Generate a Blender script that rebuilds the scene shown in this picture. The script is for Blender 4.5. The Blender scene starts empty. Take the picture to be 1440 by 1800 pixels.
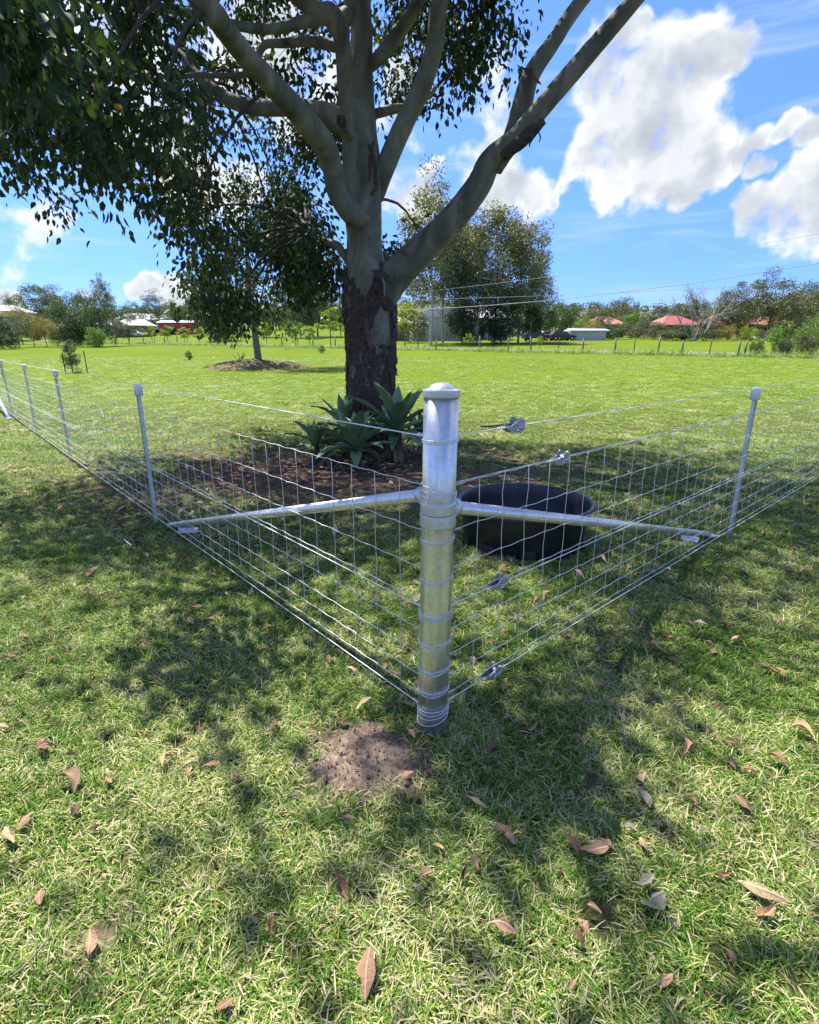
import bpy, math, random
import numpy as np
from mathutils import Vector, Matrix
R = math.radians
rng = np.random.default_rng(7); random.seed(7)
SC = bpy.context.scene
COL = SC.collection

# ------------------------------------------------------------------ camera
CAM_H = 1.42; F = 960.0; PITCH = math.atan(293 / 960.0)
cd = bpy.data.cameras.new('camera'); cam = bpy.data.objects.new('camera', cd); COL.objects.link(cam)
cd.sensor_fit = 'VERTICAL'; cd.sensor_height = 24; cd.lens = 24 * F / 1800
cd.clip_start = 0.05; cd.clip_end = 8000
cam.location = (0, 0, CAM_H); cam.rotation_euler = (R(90) - PITCH, 0, 0)
SC.camera = cam

# ------------------------------------------------------------------ sun, sky, exposure
SUN_EL = R(62); SUN_AZ = R(-46)            # azimuth clockwise from +Y
SDIR = np.array([math.sin(SUN_AZ) * math.cos(SUN_EL), math.cos(SUN_AZ) * math.cos(SUN_EL), math.sin(SUN_EL)])
sl = bpy.data.lights.new('sun', 'SUN'); sl.energy = 4.5; sl.angle = R(0.53); sl.color = (1, .95, .86)
so = bpy.data.objects.new('sun', sl); COL.objects.link(so)
so.rotation_euler = Vector(-SDIR).to_track_quat('-Z', 'Y').to_euler()
SC.view_settings.view_transform = 'Standard'; SC.view_settings.look = 'None'
SC.view_settings.gamma = 1; SC.view_settings.use_curve_mapping = False
SC.view_settings.exposure = 1.45
SC.cycles.max_bounces = 6; SC.cycles.diffuse_bounces = 3; SC.cycles.glossy_bounces = 3; SC.cycles.transmission_bounces = 3; SC.cycles.transparent_max_bounces = 4

CT, ST = math.cos(PITCH), math.sin(PITCH)
def ray(x, y):
    u = (x - 720) / F; v = (900 - y) / F
    return np.array([u, CT + v * ST, -ST + v * CT])
def pix_dir(x, y):
    r = ray(x, y); return r / np.linalg.norm(r)

class NT:
    """small helper round a node tree"""
    def __init__(s, nt): s.nt = nt; s.n = nt.nodes; s.l = nt.links
    def put(s, sock, v):
        if v is None: return
        if isinstance(v, bpy.types.NodeSocket): s.l.new(v, sock)
        else:
            try: sock.default_value = v
            except Exception: sock.default_value = (*v, 1)
    def node(s, t, **kw):
        n = s.n.new(t)
        for k, v in kw.items(): setattr(n, k, v)
        return n
    def math(s, op, a, b=None, c=None, clamp=False):
        n = s.node('ShaderNodeMath', operation=op, use_clamp=clamp)
        for i, v in enumerate((a, b, c)): s.put(n.inputs[i], v)
        return n.outputs[0]
    def vmath(s, op, a, b=None, out=0):
        n = s.node('ShaderNodeVectorMath', operation=op)
        s.put(n.inputs[0], a)
        if op == 'SCALE': s.put(n.inputs['Scale'], b)
        else: s.put(n.inputs[1], b)
        return n.outputs[out]
    def noise(s, vec, scale, detail=4, rough=.55, dist=0, out=0):
        n = s.node('ShaderNodeTexNoise'); s.put(n.inputs['Vector'], vec)
        n.inputs['Scale'].default_value = scale; n.inputs['Detail'].default_value = detail
        n.inputs['Roughness'].default_value = rough; n.inputs['Distortion'].default_value = dist
        return n.outputs[out]
    def ramp(s, fac, stops, interp='LINEAR'):
        n = s.node('ShaderNodeValToRGB'); n.color_ramp.interpolation = interp
        e = n.color_ramp.elements
        while len(e) < len(stops): e.new(.5)
        for el, (p, c) in zip(e, stops):
            el.position = p; el.color = (*c, 1) if len(c) == 3 else c
        s.put(n.inputs[0], fac); return n.outputs[0]
    def mix(s, fac, a, b, typ='MIX'):
        n = s.node('ShaderNodeMix', data_type='RGBA', blend_type=typ)
        s.put(n.inputs[0], fac); s.put(n.inputs[6], a); s.put(n.inputs[7], b)
        return n.outputs[2]
    def mapr(s, v, a, b, c=0., d=1., smooth=True):
        n = s.node('ShaderNodeMapRange', interpolation_type='SMOOTHSTEP' if smooth else 'LINEAR')
        s.put(n.inputs[0], v)
        for i, q in enumerate((a, b, c, d)): s.put(n.inputs[i + 1], q)
        return n.outputs[0]

def build_world():
    w = bpy.data.worlds.new('World'); SC.world = w; w.use_nodes = True; w.cycles.sampling_method = 'MANUAL'; w.cycles.sample_map_resolution = 512
    t = NT(w.node_tree); t.n.clear()
    out = t.node('ShaderNodeOutputWorld'); bg = t.node('ShaderNodeBackground')
    bg.inputs[1].default_value = 0.15
    t.l.new(bg.outputs[0], out.inputs[0])
    sky = t.node('ShaderNodeTexSky', sky_type='NISHITA'); sky.sun_disc = False
    sky.sun_elevation = SUN_EL; sky.sun_rotation = SUN_AZ
    sky.air_density = 1.0; sky.dust_density = .25; sky.ozone_density = 2.2; sky.altitude = 60
    tc = t.node('ShaderNodeTexCoord'); d = t.vmath('NORMALIZE', tc.outputs['Generated'])
    se = t.node('ShaderNodeSeparateXYZ'); t.l.new(d, se.inputs[0]); elev = se.outputs[2]
    base = t.mix(1.0, sky.outputs[0], (.355, .445, .72, 1), 'MULTIPLY')
    base = t.mix(1.0, base, t.ramp(elev, [(0, (.50, .60, .74)), (.12, (.56, .68, .84)), (.35, (.85, .93, 1.)), (.6, (1, 1, 1))]), 'MULTIPLY')
    # cumulus: soft round masses in given directions, broken up by fractal noise
    inview = [(1160, 125, 3.6), (1215, 120, 3.8), (1262, 110, 2.6), (1070, 145, 3.2), (1120, 190, 4.2), (1190, 190, 4.2), (1060, 225, 3.4), (1130, 250, 4.2), (1200, 255, 4.0), (1035, 280, 2.6), (1085, 300, 2.8), (1150, 310, 3.0), (1228, 302, 3.0),
              (1295, 280, 1.7), (1330, 245, 1.6), (1345, 300, 1.4), (1375, 205, 1.3), (1110, 75, 2.8), (1130, 40, 1.6),
              (1300, 405, 1.7), (1335, 385, 2.4), (1380, 395, 2.4), (1400, 360, 2.6), (1440, 370, 3.2), (1440, 310, 2.2), (1425, 220, 1.7), (1480, 290, 3.5), (1530, 200, 4),
              (905, 320, 2.6), (930, 335, 2.2), (875, 345, 2.0), (735, 335, 2.4), (710, 350, 1.9), (985, 332, 1.1), (748, 285, 1.0),
              (700, 170, 3), (470, 100, 6), (200, 130, 6), (350, 280, 5),
              (150, 522, 1.5), (300, 528, 1.8), (255, 515, 1.3), (20, 535, 1.2)]
    blobs = [(pix_dir(x, y), R(a)) for x, y, a in inview]
    wob = t.noise(d, 12, 3, .55, out=1)
    dw = t.vmath('NORMALIZE', t.vmath('ADD', d, t.vmath('SCALE', t.vmath('SUBTRACT', wob, (.5, .5, .5)), .11)))
    nr = t.noise(t.vmath('ADD', d, (5.2, .9, 8.4)), 2.4, 2, .5)
    acc = t.math('MULTIPLY_ADD', nr, 7.5, -4.1)                         # the rest of the sky: scattered masses
    for c, a in blobs:
        v = t.vmath('DOT_PRODUCT', dw, tuple(c), out=1)
        k = 1 - math.cos(a)
        q = t.math('MULTIPLY_ADD', v, 1 / k, -math.cos(a) / k)       # 1 at the centre, 0 at the rim
        acc = t.math('SMOOTH_MAX', acc, q, .12)
    acc = t.math('MAXIMUM', acc, -1.2)
    n1 = t.noise(t.vmath('ADD', d, (3.1, 1.7, .4)), 15, 8, .54, .1)
    n2 = t.noise(t.vmath('ADD', d, tuple(SDIR * .035 + np.array([3.1, 1.7, .4]))), 15, 3, .5, .1)
    dens = t.math('ADD', acc, t.math('MULTIPLY', t.math('SUBTRACT', n1, .5), 3.4))
    alpha = t.mapr(dens, .0, .75)
    lit = t.math('MULTIPLY_ADD', t.math('SUBTRACT', n1, n2), 2.2, .74, clamp=True)
    thick = t.mapr(acc, .15, 1.0)
    lit = t.math('MULTIPLY', lit, t.math('MULTIPLY_ADD', thick, -.55, 1.15))
    ccol = t.ramp(lit, [(0.0, (1.25, 1.38, 1.52)), (.42, (1.8, 1.9, 2.0)), (.85, (2.75, 2.77, 2.8))])
    # thin high cloud, drawn out along the horizon
    st = t.vmath('MULTIPLY', d, (2.2, 2.2, 17))
    ci = t.noise(st, 1.6, 5, .6, .6)
    sep = t.node('ShaderNodeSeparateXYZ'); t.l.new(d, sep.inputs[0])
    cia = t.math('MULTIPLY', t.mapr(ci, .47, .78), .5)
    c1 = t.mix(cia, base, (1.9, 2.2, 2.55, 1))
    c2 = t.mix(t.math('MULTIPLY', alpha, .97), c1, ccol)
    t.l.new(c2, bg.inputs[0])
build_world()

# ------------------------------------------------------------------ geometry helpers
ROAD_A = np.array([31., 42.]); ROAD_B = np.array([-47., 95.])
_rd = (ROAD_B - ROAD_A) / np.linalg.norm(ROAD_B - ROAD_A); _rn = np.array([-_rd[1], _rd[0]]) * -1
if _rn[1] < 0: _rn = -_rn
def road_s(x, y): return (np.asarray(x) - ROAD_A[0]) * _rn[0] + (np.asarray(y) - ROAD_A[1]) * _rn[1]
def gz(x, y):
    x = np.asarray(x, float); y = np.asarray(y, float)
    t = np.maximum(0, y - 9); z = .022 * t * t / (t + 4)
    z = np.where(y > 120, z - .022 * (y - 120) * .8, z)
    s = np.clip(road_s(x, y), 0, 330)
    left = 1 / (1 + np.exp((x + 12) / 9.))
    return z + s * (.010 + .036 * left)
def atY(x, y, Y):
    r = ray(x, y); return np.array([0, 0, CAM_H]) + r * (Y / r[1])
def onground(x, y):
    """point of the terrain seen at this place of the photograph"""
    r = ray(x, y); lo, hi = .3, 600.
    for _ in range(60):
        m = (lo + hi) / 2; p = np.array([0, 0, CAM_H]) + r * (m / r[1])
        if p[2] > gz(p[0], p[1]): lo = m
        else: hi = m
    p = np.array([0, 0, CAM_H]) + r * (lo / r[1]); p[2] = gz(p[0], p[1]); return p
def base(x, Y):
    """point of the terrain in column x at distance Y"""
    X = (x - 720) / F * (Y * CT + (CAM_H - 1.0) * ST); return np.array([X, Y, float(gz(X, Y))])
def proj(P):
    P = np.asarray(P, float); d = P - [0, 0, CAM_H]
    dep = d[..., 1] * CT - d[..., 2] * ST; up = d[..., 1] * ST + d[..., 2] * CT
    dd = np.where(dep > .05, dep, np.nan)
    return 720 + F * d[..., 0] / dd, 900 - F * up / dd, dep

def tag(o, label=None, cat=None, group=None, kind=None):
    if label: o['label'] = label
    if cat: o['category'] = cat
    if group: o['group'] = group
    if kind: o['kind'] = kind
    return o
def empty(name, loc=(0, 0, 0), rz=0):
    o = bpy.data.objects.new(name, None); o.empty_display_size = .1
    COL.objects.link(o); o.location = loc; o.rotation_euler = (0, 0, rz); return o
def link(name, me, mat=None, parent=None, loc=None, rot=None, scale=None):
    o = bpy.data.objects.new(name, me); COL.objects.link(o)
    if mat is not None and not me.materials: me.materials.append(mat)
    if parent is not None: o.parent = parent
    if loc is not None: o.location = loc
    if rot is not None: o.rotation_euler = rot
    if scale is not None: o.scale = scale
    return o
def mesh_np(name, V, loops, sizes, rnd=None, smooth=False):
    V = np.asarray(V, np.float32).reshape(-1, 3); loops = np.asarray(loops, np.int32).ravel(); sizes = np.asarray(sizes, np.int32)
    me = bpy.data.meshes.new(name); me.vertices.add(len(V)); me.vertices.foreach_set('co', V.ravel())
    me.loops.add(len(loops)); me.loops.foreach_set('vertex_index', loops)
    me.polygons.add(len(sizes)); st = np.zeros(len(sizes), np.int32); st[1:] = np.cumsum(sizes)[:-1]
    me.polygons.foreach_set('loop_start', st)
    if smooth: me.polygons.foreach_set('use_smooth', np.ones(len(sizes), bool))
    me.update(calc_edges=True)
    if rnd is not None:
        a = me.attributes.new('rnd', 'FLOAT', 'POINT'); a.data.foreach_set('value', np.asarray(rnd, np.float32))
    return me
def replicate(tv, tf, M, L):
    """copies of a template: tv (n,3), tf list of faces, M (N,3,3), L (N,3) -> arrays"""
    tv = np.asarray(tv, float); N = len(L); n = len(tv)
    V = np.einsum('kij,nj->kni', M, tv) + L[:, None, :]
    fl = np.array([i for f in tf for i in f]); sz = np.array([len(f) for f in tf])
    loops = (fl[None, :] + (np.arange(N) * n)[:, None]).ravel()
    return V.reshape(-1, 3), loops, np.tile(sz, N)
class MB:
    """collects shapes, builds ONE mesh object"""
    def __init__(s): s.v = []; s.f = []; s.sm = []
    def add(s, V, Fs, smooth=False):
        o = len(s.v); s.v += [tuple(map(float, p)) for p in V]; s.f += [tuple(i + o for i in f) for f in Fs]; s.sm += [smooth] * len(Fs); return s
    def box(s, c, d, M=None):
        c = np.array(c, float); h = np.array(d, float) / 2
        P = np.array([[sx, sy, sz] for sx in (-1, 1) for sy in (-1, 1) for sz in (-1, 1)]) * h
        if M is not None: P = P @ np.array(M).T
        return s.add(P + c, [(0, 1, 3, 2), (4, 6, 7, 5), (0, 4, 5, 1), (2, 3, 7, 6), (0, 2, 6, 4), (1, 5, 7, 3)])
    def tube(s, P, r, sides=8, caps=True, closed=False, smooth=True):
        P = np.asarray(P, float); n = len(P); r = np.broadcast_to(np.asarray(r, float), (n,))
        T = np.gradient(P, axis=0) if not closed else np.roll(P, -1, 0) - np.roll(P, 1, 0)
        T /= np.linalg.norm(T, axis=1)[:, None] + 1e-12
        a = np.array([0, 0, 1.]) if abs(T[0][2]) < .9 else np.array([1., 0, 0])
        u = np.cross(T[0], a); u /= np.linalg.norm(u); V = []
        an = np.arange(sides) * 2 * math.pi / sides
        for i in range(n):
            u = u - T[i] * (u @ T[i]); u /= np.linalg.norm(u) + 1e-12; w = np.cross(T[i], u)
            V.append(P[i] + r[i] * (np.cos(an)[:, None] * u + np.sin(an)[:, None] * w))
        Fs = []
        for i in range(n if closed else n - 1):
            j = (i + 1) % n
            for k in range(sides):
                k2 = (k + 1) % sides; Fs.append((i * sides + k, i * sides + k2, j * sides + k2, j * sides + k))
        if caps and not closed: Fs += [tuple(range(sides))[::-1], tuple((n - 1) * sides + k for k in range(sides))]
        return s.add(np.concatenate(V), Fs, smooth)
    def lathe(s, prof, sides=32, c=(0, 0, 0), smooth=True, sx=1., sy=1.):
        V = []; Fs = []; n = len(prof)
        for r, z in prof:
            for k in range(sides):
                a = 2 * math.pi * k / sides; V.append((c[0] + r * math.cos(a) * sx, c[1] + r * math.sin(a) * sy, c[2] + z))
        for i in range(n - 1):
            for k in range(sides):
                k2 = (k + 1) % sides; Fs.append((i * sides + k, i * sides + k2, (i + 1) * sides + k2, (i + 1) * sides + k))
        return s.add(V, Fs, smooth)
    def prism(s, poly, h, M=None, c=(0, 0, 0)):
        n = len(poly); P = np.array([[x, y, z] for z in (-h / 2, h / 2) for x, y in poly])
        if M is not None: P = P @ np.array(M).T
        return s.add(P + np.array(c), [tuple(range(n))[::-1], tuple(range(n, 2 * n))] + [(i, (i + 1) % n, n + (i + 1) % n, n + i) for i in range(n)])
    def mesh(s, name):
        me = bpy.data.meshes.new(name); me.from_pydata(s.v, [], s.f)
        me.polygons.foreach_set('use_smooth', s.sm); me.update(); return me
    def build(s, name, mat, parent=None, **kw): return link(name, s.mesh(name), mat, parent, **kw)
def catmull(P, per=6):
    P = np.asarray(P, float); Q = np.vstack([2 * P[0] - P[1], P, 2 * P[-1] - P[-2]]); out = []
    for i in range(1, len(Q) - 2):
        for t in np.linspace(0, 1, per, endpoint=False):
            a, b, c, d = Q[i - 1], Q[i], Q[i + 1], Q[i + 2]
            out.append(.5 * ((2 * b) + (c - a) * t + (2 * a - 5 * b + 4 * c - d) * t * t + (3 * b - a - 3 * c + d) * t ** 3))
    out.append(P[-1]); return np.array(out)
def rand_rot(n, tilt=None, g=rng):
    q = g.normal(size=(n, 4)); q /= np.linalg.norm(q, axis=1)[:, None]; w, x, y, z = q.T
    return np.stack([np.stack([1 - 2 * (y * y + z * z), 2 * (x * y - z * w), 2 * (x * z + y * w)], -1),
                     np.stack([2 * (x * y + z * w), 1 - 2 * (x * x + z * z), 2 * (y * z - x * w)], -1),
                     np.stack([2 * (x * z - y * w), 2 * (y * z + x * w), 1 - 2 * (x * x + y * y)], -1)], 1)
def frames(A, N):
    """rotation matrices with local y along A and local z near N"""
    A = A / (np.linalg.norm(A, axis=1)[:, None] + 1e-9); X = np.cross(A, N); X /= np.linalg.norm(X, axis=1)[:, None] + 1e-9
    Z = np.cross(X, A); return np.stack([X, A, Z], -1)

# ------------------------------------------------------------------ materials
def new_mat(name):
    m = bpy.data.materials.new(name); m.use_nodes = True; t = NT(m.node_tree)
    return m, t, t.n['Principled BSDF']
def plain(name, col, rough=.7, metal=0., var=.25, scale=8., bump=0., bscale=60., spec=.5):
    m, t, b = new_mat(name); tc = t.node('ShaderNodeTexCoord')
    n = t.noise(tc.outputs['Object'], scale, 6, .6)
    lo = tuple(c * (1 - var) for c in col); hi = tuple(min(1, c * (1 + var)) for c in col)
    t.l.new(t.ramp(n, [(.3, lo), (.7, hi)]), b.inputs['Base Color'])
    b.inputs['Roughness'].default_value = rough; b.inputs['Metallic'].default_value = metal
    b.inputs['Specular IOR Level'].default_value = spec
    if bump:
        bn = t.node('ShaderNodeBump'); bn.inputs['Strength'].default_value = bump; bn.inputs['Distance'].default_value = .01
        t.l.new(t.noise(tc.outputs['Object'], bscale, 5, .6), bn.inputs['Height']); t.l.new(bn.outputs[0], b.inputs['Normal'])
    return m
def leafy(name, stops, trans=.3, rough=.5, spec=.4, use_obj=.0, tcol=None):
    """foliage: colour by the per-leaf attribute rnd, some light passing through"""
    m, t, b = new_mat(name); at = t.node('ShaderNodeAttribute', attribute_name='rnd')
    f = at.outputs['Fac']
    if use_obj:
        oi = t.node('ShaderNodeObjectInfo'); f = t.math('ADD', t.math('MULTIPLY', f, 1 - use_obj), t.math('MULTIPLY', oi.outputs['Random'], use_obj))
    c = t.ramp(f, stops); t.l.new(c, b.inputs['Base Color'])
    b.inputs['Roughness'].default_value = rough; b.inputs['Specular IOR Level'].default_value = spec
    tr = t.node('ShaderNodeBsdfTranslucent'); mx = t.node('ShaderNodeMixShader'); mx.inputs[0].default_value = trans
    t.l.new(t.mix(1., c, tcol or (1.25, 1.35, .6, 1), 'MULTIPLY'), tr.inputs[0])
    t.l.new(b.outputs[0], mx.inputs[1]); t.l.new(tr.outputs[0], mx.inputs[2])
    t.l.new(mx.outputs[0], t.n['Material Output'].inputs[0]); return m

TREE = np.array([-.57, 7.85]); MOUND = onground(455, 646)
DIRT = onground(640, 1335)
def ground_material():
    m, t, b = new_mat('field_ground'); g = t.node('ShaderNodeNewGeometry'); P = g.outputs['Position']
    sep = t.node('ShaderNodeSeparateXYZ'); t.l.new(P, sep.inputs[0])
    fine = t.noise(P, 55, 5, .65); mid = t.noise(P, 3.0, 6, .6); big = t.noise(P, .22, 5, .6); tiny = t.noise(t.vmath('MULTIPLY', P, (1, .35, 1)), 14, 6, .75)
    soil = t.ramp(fine, [(.3, (.085, .062, .046)), (.5, (.17, .125, .095)), (.72, (.29, .225, .17))])
    thatch = t.ramp(fine, [(.3, (.020, .024, .009)), (.5, (.055, .058, .02)), (.72, (.15, .125, .06))])
    far = t.ramp(t.math('ADD', t.math('MULTIPLY', tiny, .7), t.math('MULTIPLY', big, .3)), [(.32, (.052, .095, .005)), (.48, (.092, .138, .008)), (.60, (.125, .165, .012)), (.75, (.19, .185, .032))])
    dry = t.math('MULTIPLY', t.mapr(t.math('ADD', t.math('MULTIPLY', big, .45), t.math('MULTIPLY', mid, .55)), .53, .68), .7)
    far = t.mix(t.math('MULTIPLY', dry, .8), far, (.19, .17, .05, 1))
    far = t.mix(t.math('MULTIPLY', t.mapr(t.noise(P, 1.1, 6, .7), .66, .78), .55), far, (.17, .12, .06, 1))
    k = t.mapr(sep.outputs[1], 6, 17)
    c = t.mix(k, thatch, far)
    # bare soil under the tree and beside the post
    def disc(cx, cy, r0, r1, sx=1., wob=.5, sc=1.6):
        dv = t.vmath('MULTIPLY', t.vmath('SUBTRACT', P, (cx, cy, 0)), (1 / sx, 1, 0))
        L = t.vmath('LENGTH', dv, out=1)
        L = t.math('ADD', L, t.math('MULTIPLY', t.math('SUBTRACT', t.noise(P, sc, 4, .6), .5), wob * 2))
        return t.mapr(L, r0, r1, 1., 0.)
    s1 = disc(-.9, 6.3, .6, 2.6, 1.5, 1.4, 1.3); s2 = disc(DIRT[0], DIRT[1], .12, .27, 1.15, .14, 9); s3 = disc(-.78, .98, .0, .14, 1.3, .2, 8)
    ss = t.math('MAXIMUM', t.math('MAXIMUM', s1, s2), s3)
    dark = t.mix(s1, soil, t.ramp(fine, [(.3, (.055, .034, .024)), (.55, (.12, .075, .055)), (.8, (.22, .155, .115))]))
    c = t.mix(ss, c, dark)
    t.l.new(c, b.inputs['Base Color']); b.inputs['Roughness'].default_value = .95; b.inputs['Specular IOR Level'].default_value = .05
    bn = t.node('ShaderNodeBump'); bn.inputs['Strength'].default_value = .35; bn.inputs['Distance'].default_value = .012
    t.l.new(t.noise(P, 45, 6, .7), bn.inputs['Height']); t.l.new(bn.outputs[0], b.inputs['Normal'])
    return m

M = {}
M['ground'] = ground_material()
M['asphalt'] = plain('asphalt', (.12, .115, .11), .9, var=.15, scale=2)
M['white_cap'] = plain('white_plastic', (.86, .87, .88), .45, var=.04)
M['wire'] = plain('galvanised_wire', (.72, .73, .72), .45, .6, .1, 30)
M['white_wire'] = plain('white_coated_wire', (.82, .83, .84), .4, .15, .05, 30)
M['black_plastic'] = plain('black_plastic', (.020, .021, .024), .38, 0, .6, 7, .25, 90)
M['bark_dark'] = plain('rough_bark', (.080, .062, .050), .9, 0, .55, 22, .9, 70, .2)
M['bark_red'] = plain('fresh_red_bark', (.13, .065, .042), .85, 0, .35, 14, .5, 60, .2)
M['bark_grey'] = plain('grey_trunk_bark', (.17, .145, .12), .9, 0, .4, 6, .6, 30, .2)
M['bark_pale'] = plain('pale_trunk_bark', (.46, .43, .37), .85, 0, .3, 3, .2, 20, .2)
M['dead_wood'] = plain('dead_wood', (.24, .225, .21), .9, 0, .2, 6)
M['twig'] = plain('twig_bark', (.075, .058, .042), .9, 0, .3, 12)
M['picket'] = plain('dark_picket_steel', (.03, .028, .026), .6, .4, .2)
M['timber'] = plain('weathered_timber', (.17, .15, .12), .9, 0, .3, 12)
M['stone'] = plain('soil_clod', (.21, .14, .097), .95, 0, .35, 30, .8, 80, .1)
M['straw'] = plain('dry_mulch', (.17, .135, .07), .95, 0, .4, 9, 1., 30, .1)
M['plate'] = plain('bright_zinc_plate', (.55, .58, .60), .42, .35, .12, 18)
M['roof_red'] = plain('red_roof_sheet', (.27, .075, .06), .6, 0, .12, 1)
M['roof_orange'] = plain('terracotta_roof', (.33, .14, .09), .8, 0, .15, 1)
M['roof_white'] = plain('pale_roof_sheet', (.52, .53, .53), .5, 0, .06, 1)
M['wall_white'] = plain('white_weatherboard', (.48, .48, .46), .7, 0, .06, 1)
M['wall_brick'] = plain('brown_brick', (.22, .13, .09), .85, 0, .2, 3)
M['wall_red'] = plain('red_shed_wall', (.42, .06, .05), .7, 0, .12, 1)
M['glass'] = plain('dark_window_glass', (.03, .035, .04), .12, 0, .2, 2)
M['tyre'] = plain('tyre_rubber', (.02, .02, .02), .8)
M['car_dark'] = plain('dark_car_paint', (.03, .03, .035), .3, 0, .05)
M['car_white'] = plain('white_car_paint', (.75, .75, .75), .3, 0, .03)
M['car_red'] = plain('maroon_car_paint', (.07, .02, .02), .4, 0, .05)
M['cable'] = plain('power_cable', (.30, .30, .30), .6, 0, .05)

M['zinc_cast'] = plain('cast_zinc', (.40, .41, .42), .5, .7, .2, 40)
def zinc():
    m, t, b = new_mat('galvanised_pipe'); tc = t.node('ShaderNodeTexCoord'); P = tc.outputs['Object']
    n = t.noise(t.vmath('MULTIPLY', P, (1, 1, .12)), 45, 5, .6); sp = t.noise(P, 60, 6, .7); bl = t.noise(P, 9, 4, .6)
    c = t.ramp(t.math('ADD', t.math('MULTIPLY', n, .5), t.math('MULTIPLY', bl, .5)), [(.35, (.62, .62, .59)), (.6, (.78, .78, .74)), (.75, (.87, .86, .82))])
    vo = t.node('ShaderNodeTexVoronoi'); vo.inputs['Scale'].default_value = 85; t.l.new(P, vo.inputs['Vector'])
    bw = t.node('ShaderNodeRGBToBW'); t.l.new(vo.outputs['Color'], bw.inputs[0])
    c = t.mix(.35, c, bw.outputs[0], 'SOFT_LIGHT')
    scr = t.mapr(t.noise(t.vmath('MULTIPLY', P, (3, 3, 40)), 6, 3, .6), .68, .74)
    c = t.mix(t.math('MULTIPLY', scr, .25), c, (.3, .3, .28, 1))
    sz = t.node('ShaderNodeSeparateXYZ'); t.l.new(P, sz.inputs[0]); mud = t.mapr(t.math('ADD', sz.outputs[2], t.math('MULTIPLY', t.noise(P, 40, 5, .7), .12)), .10, .05, 0., .75)
    c = t.mix(mud, c, (.16, .11, .075, 1))
    t.l.new(c, b.inputs['Base Color']); t.l.new(t.math('MULTIPLY_ADD', mud, -.85, .9), b.inputs['Metallic'])
    t.l.new(t.mapr(t.math('ADD', t.math('MULTIPLY', sp, .5), t.math('MULTIPLY', bl, .5)), .3, .7, .24, .46, False), b.inputs['Roughness'])
    bn = t.node('ShaderNodeBump'); bn.inputs['Strength'].default_value = .12; bn.inputs['Distance'].default_value = .004
    t.l.new(t.math('ADD', n, sp), bn.inputs['Height']); t.l.new(bn.outputs[0], b.inputs['Normal']); return m
M['zinc'] = zinc()
M['zinc_dull'] = plain('dull_galvanised_steel', (.62, .64, .64), .45, .75, .15, 14, .1, 120)

def gum_bark(lower=False):
    m, t, b = new_mat('trunk_gum_bark' if lower else 'smooth_gum_bark'); tc = t.node('ShaderNodeTexCoord'); P = tc.outputs['Object']
    a = t.noise(t.vmath('MULTIPLY', P, (1, 1, .45)), 3.2, 7, .62, .8); c2 = t.noise(P, 17, 6, .65); c3 = t.noise(t.vmath('MULTIPLY', P, (1, 1, .2)), 9, 5, .6)
    c = t.ramp(a, [(.32, (.07, .068, .045)), (.44, (.13, .13, .088)), (.56, (.205, .20, .14)), (.70, (.33, .30, .22))])
    c = t.mix(t.math('MULTIPLY', t.mapr(c3, .58, .70), .55), c, (.20, .14, .095, 1))
    c = t.mix(t.math('MULTIPLY', t.mapr(c2, .62, .72), .6), c, (.12, .095, .07, 1))
    if lower:                                  # old rough bark kept on the butt of the trunk
        sp = t.node('ShaderNodeSeparateXYZ'); t.l.new(P, sp.inputs[0]); zz = t.math('ADD', sp.outputs[2], t.math('MULTIPLY', t.math('SUBTRACT', t.noise(P, 7, 4, .6), .5), .35))
        zz = t.math('SUBTRACT', zz, t.mapr(t.math('ABSOLUTE', t.math('ADD', sp.outputs[0], .04)), .04, .26, -.42, 0.))
        dk = t.mapr(zz, 2.50, 2.38, 0., 1.)
        def win(v, a, b2): return t.math('MULTIPLY', t.mapr(v, a - .015, a + .015), t.mapr(v, b2 - .015, b2 + .015, 1., 0.))
        pz = t.math('MULTIPLY', win(zz, 1.40, 1.93), win(sp.outputs[0], -.04, .30)); pz = t.math('MULTIPLY', pz, t.mapr(sp.outputs[1], -.05, .05, 1., 0.))
        dk = t.math('MULTIPLY', dk, t.math('SUBTRACT', 1., pz))
        db = t.ramp(t.noise(t.vmath('MULTIPLY', P, (1, 1, .3)), 28, 6, .65), [(.3, (.02, .015, .012)), (.55, (.068, .052, .042)), (.75, (.14, .11, .09))])
        c = t.mix(dk, c, db)
    t.l.new(c, b.inputs['Base Color']); b.inputs['Roughness'].default_value = .75; b.inputs['Specular IOR Level'].default_value = .25
    bn = t.node('ShaderNodeBump'); bn.inputs['Strength'].default_value = .5; bn.inputs['Distance'].default_value = .015
    t.l.new(t.math('ADD', c2, t.math('MULTIPLY', a, .6)), bn.inputs['Height']); t.l.new(bn.outputs[0], b.inputs['Normal']); return m
M['gum_bark'] = gum_bark(); M['gum_trunk'] = gum_bark(True)
M['gum_leaf'] = leafy('gum_leaf', [(0, (.022, .040, .016)), (.5, (.040, .070, .024)), (.88, (.085, .125, .035)), (.95, (.16, .13, .035)), (1, (.20, .11, .05))], .25, .5, .25)
M['agave'] = leafy('agave_leaf', [(0, (.12, .21, .09)), (.6, (.19, .31, .145)), (1, (.28, .39, .18))], .06, .5, .35)
M['agave_dry'] = leafy('withered_agave_leaf', [(0, (.16, .125, .085)), (1, (.27, .23, .16))], .05, .8, .2)
M['grass'] = None
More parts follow.
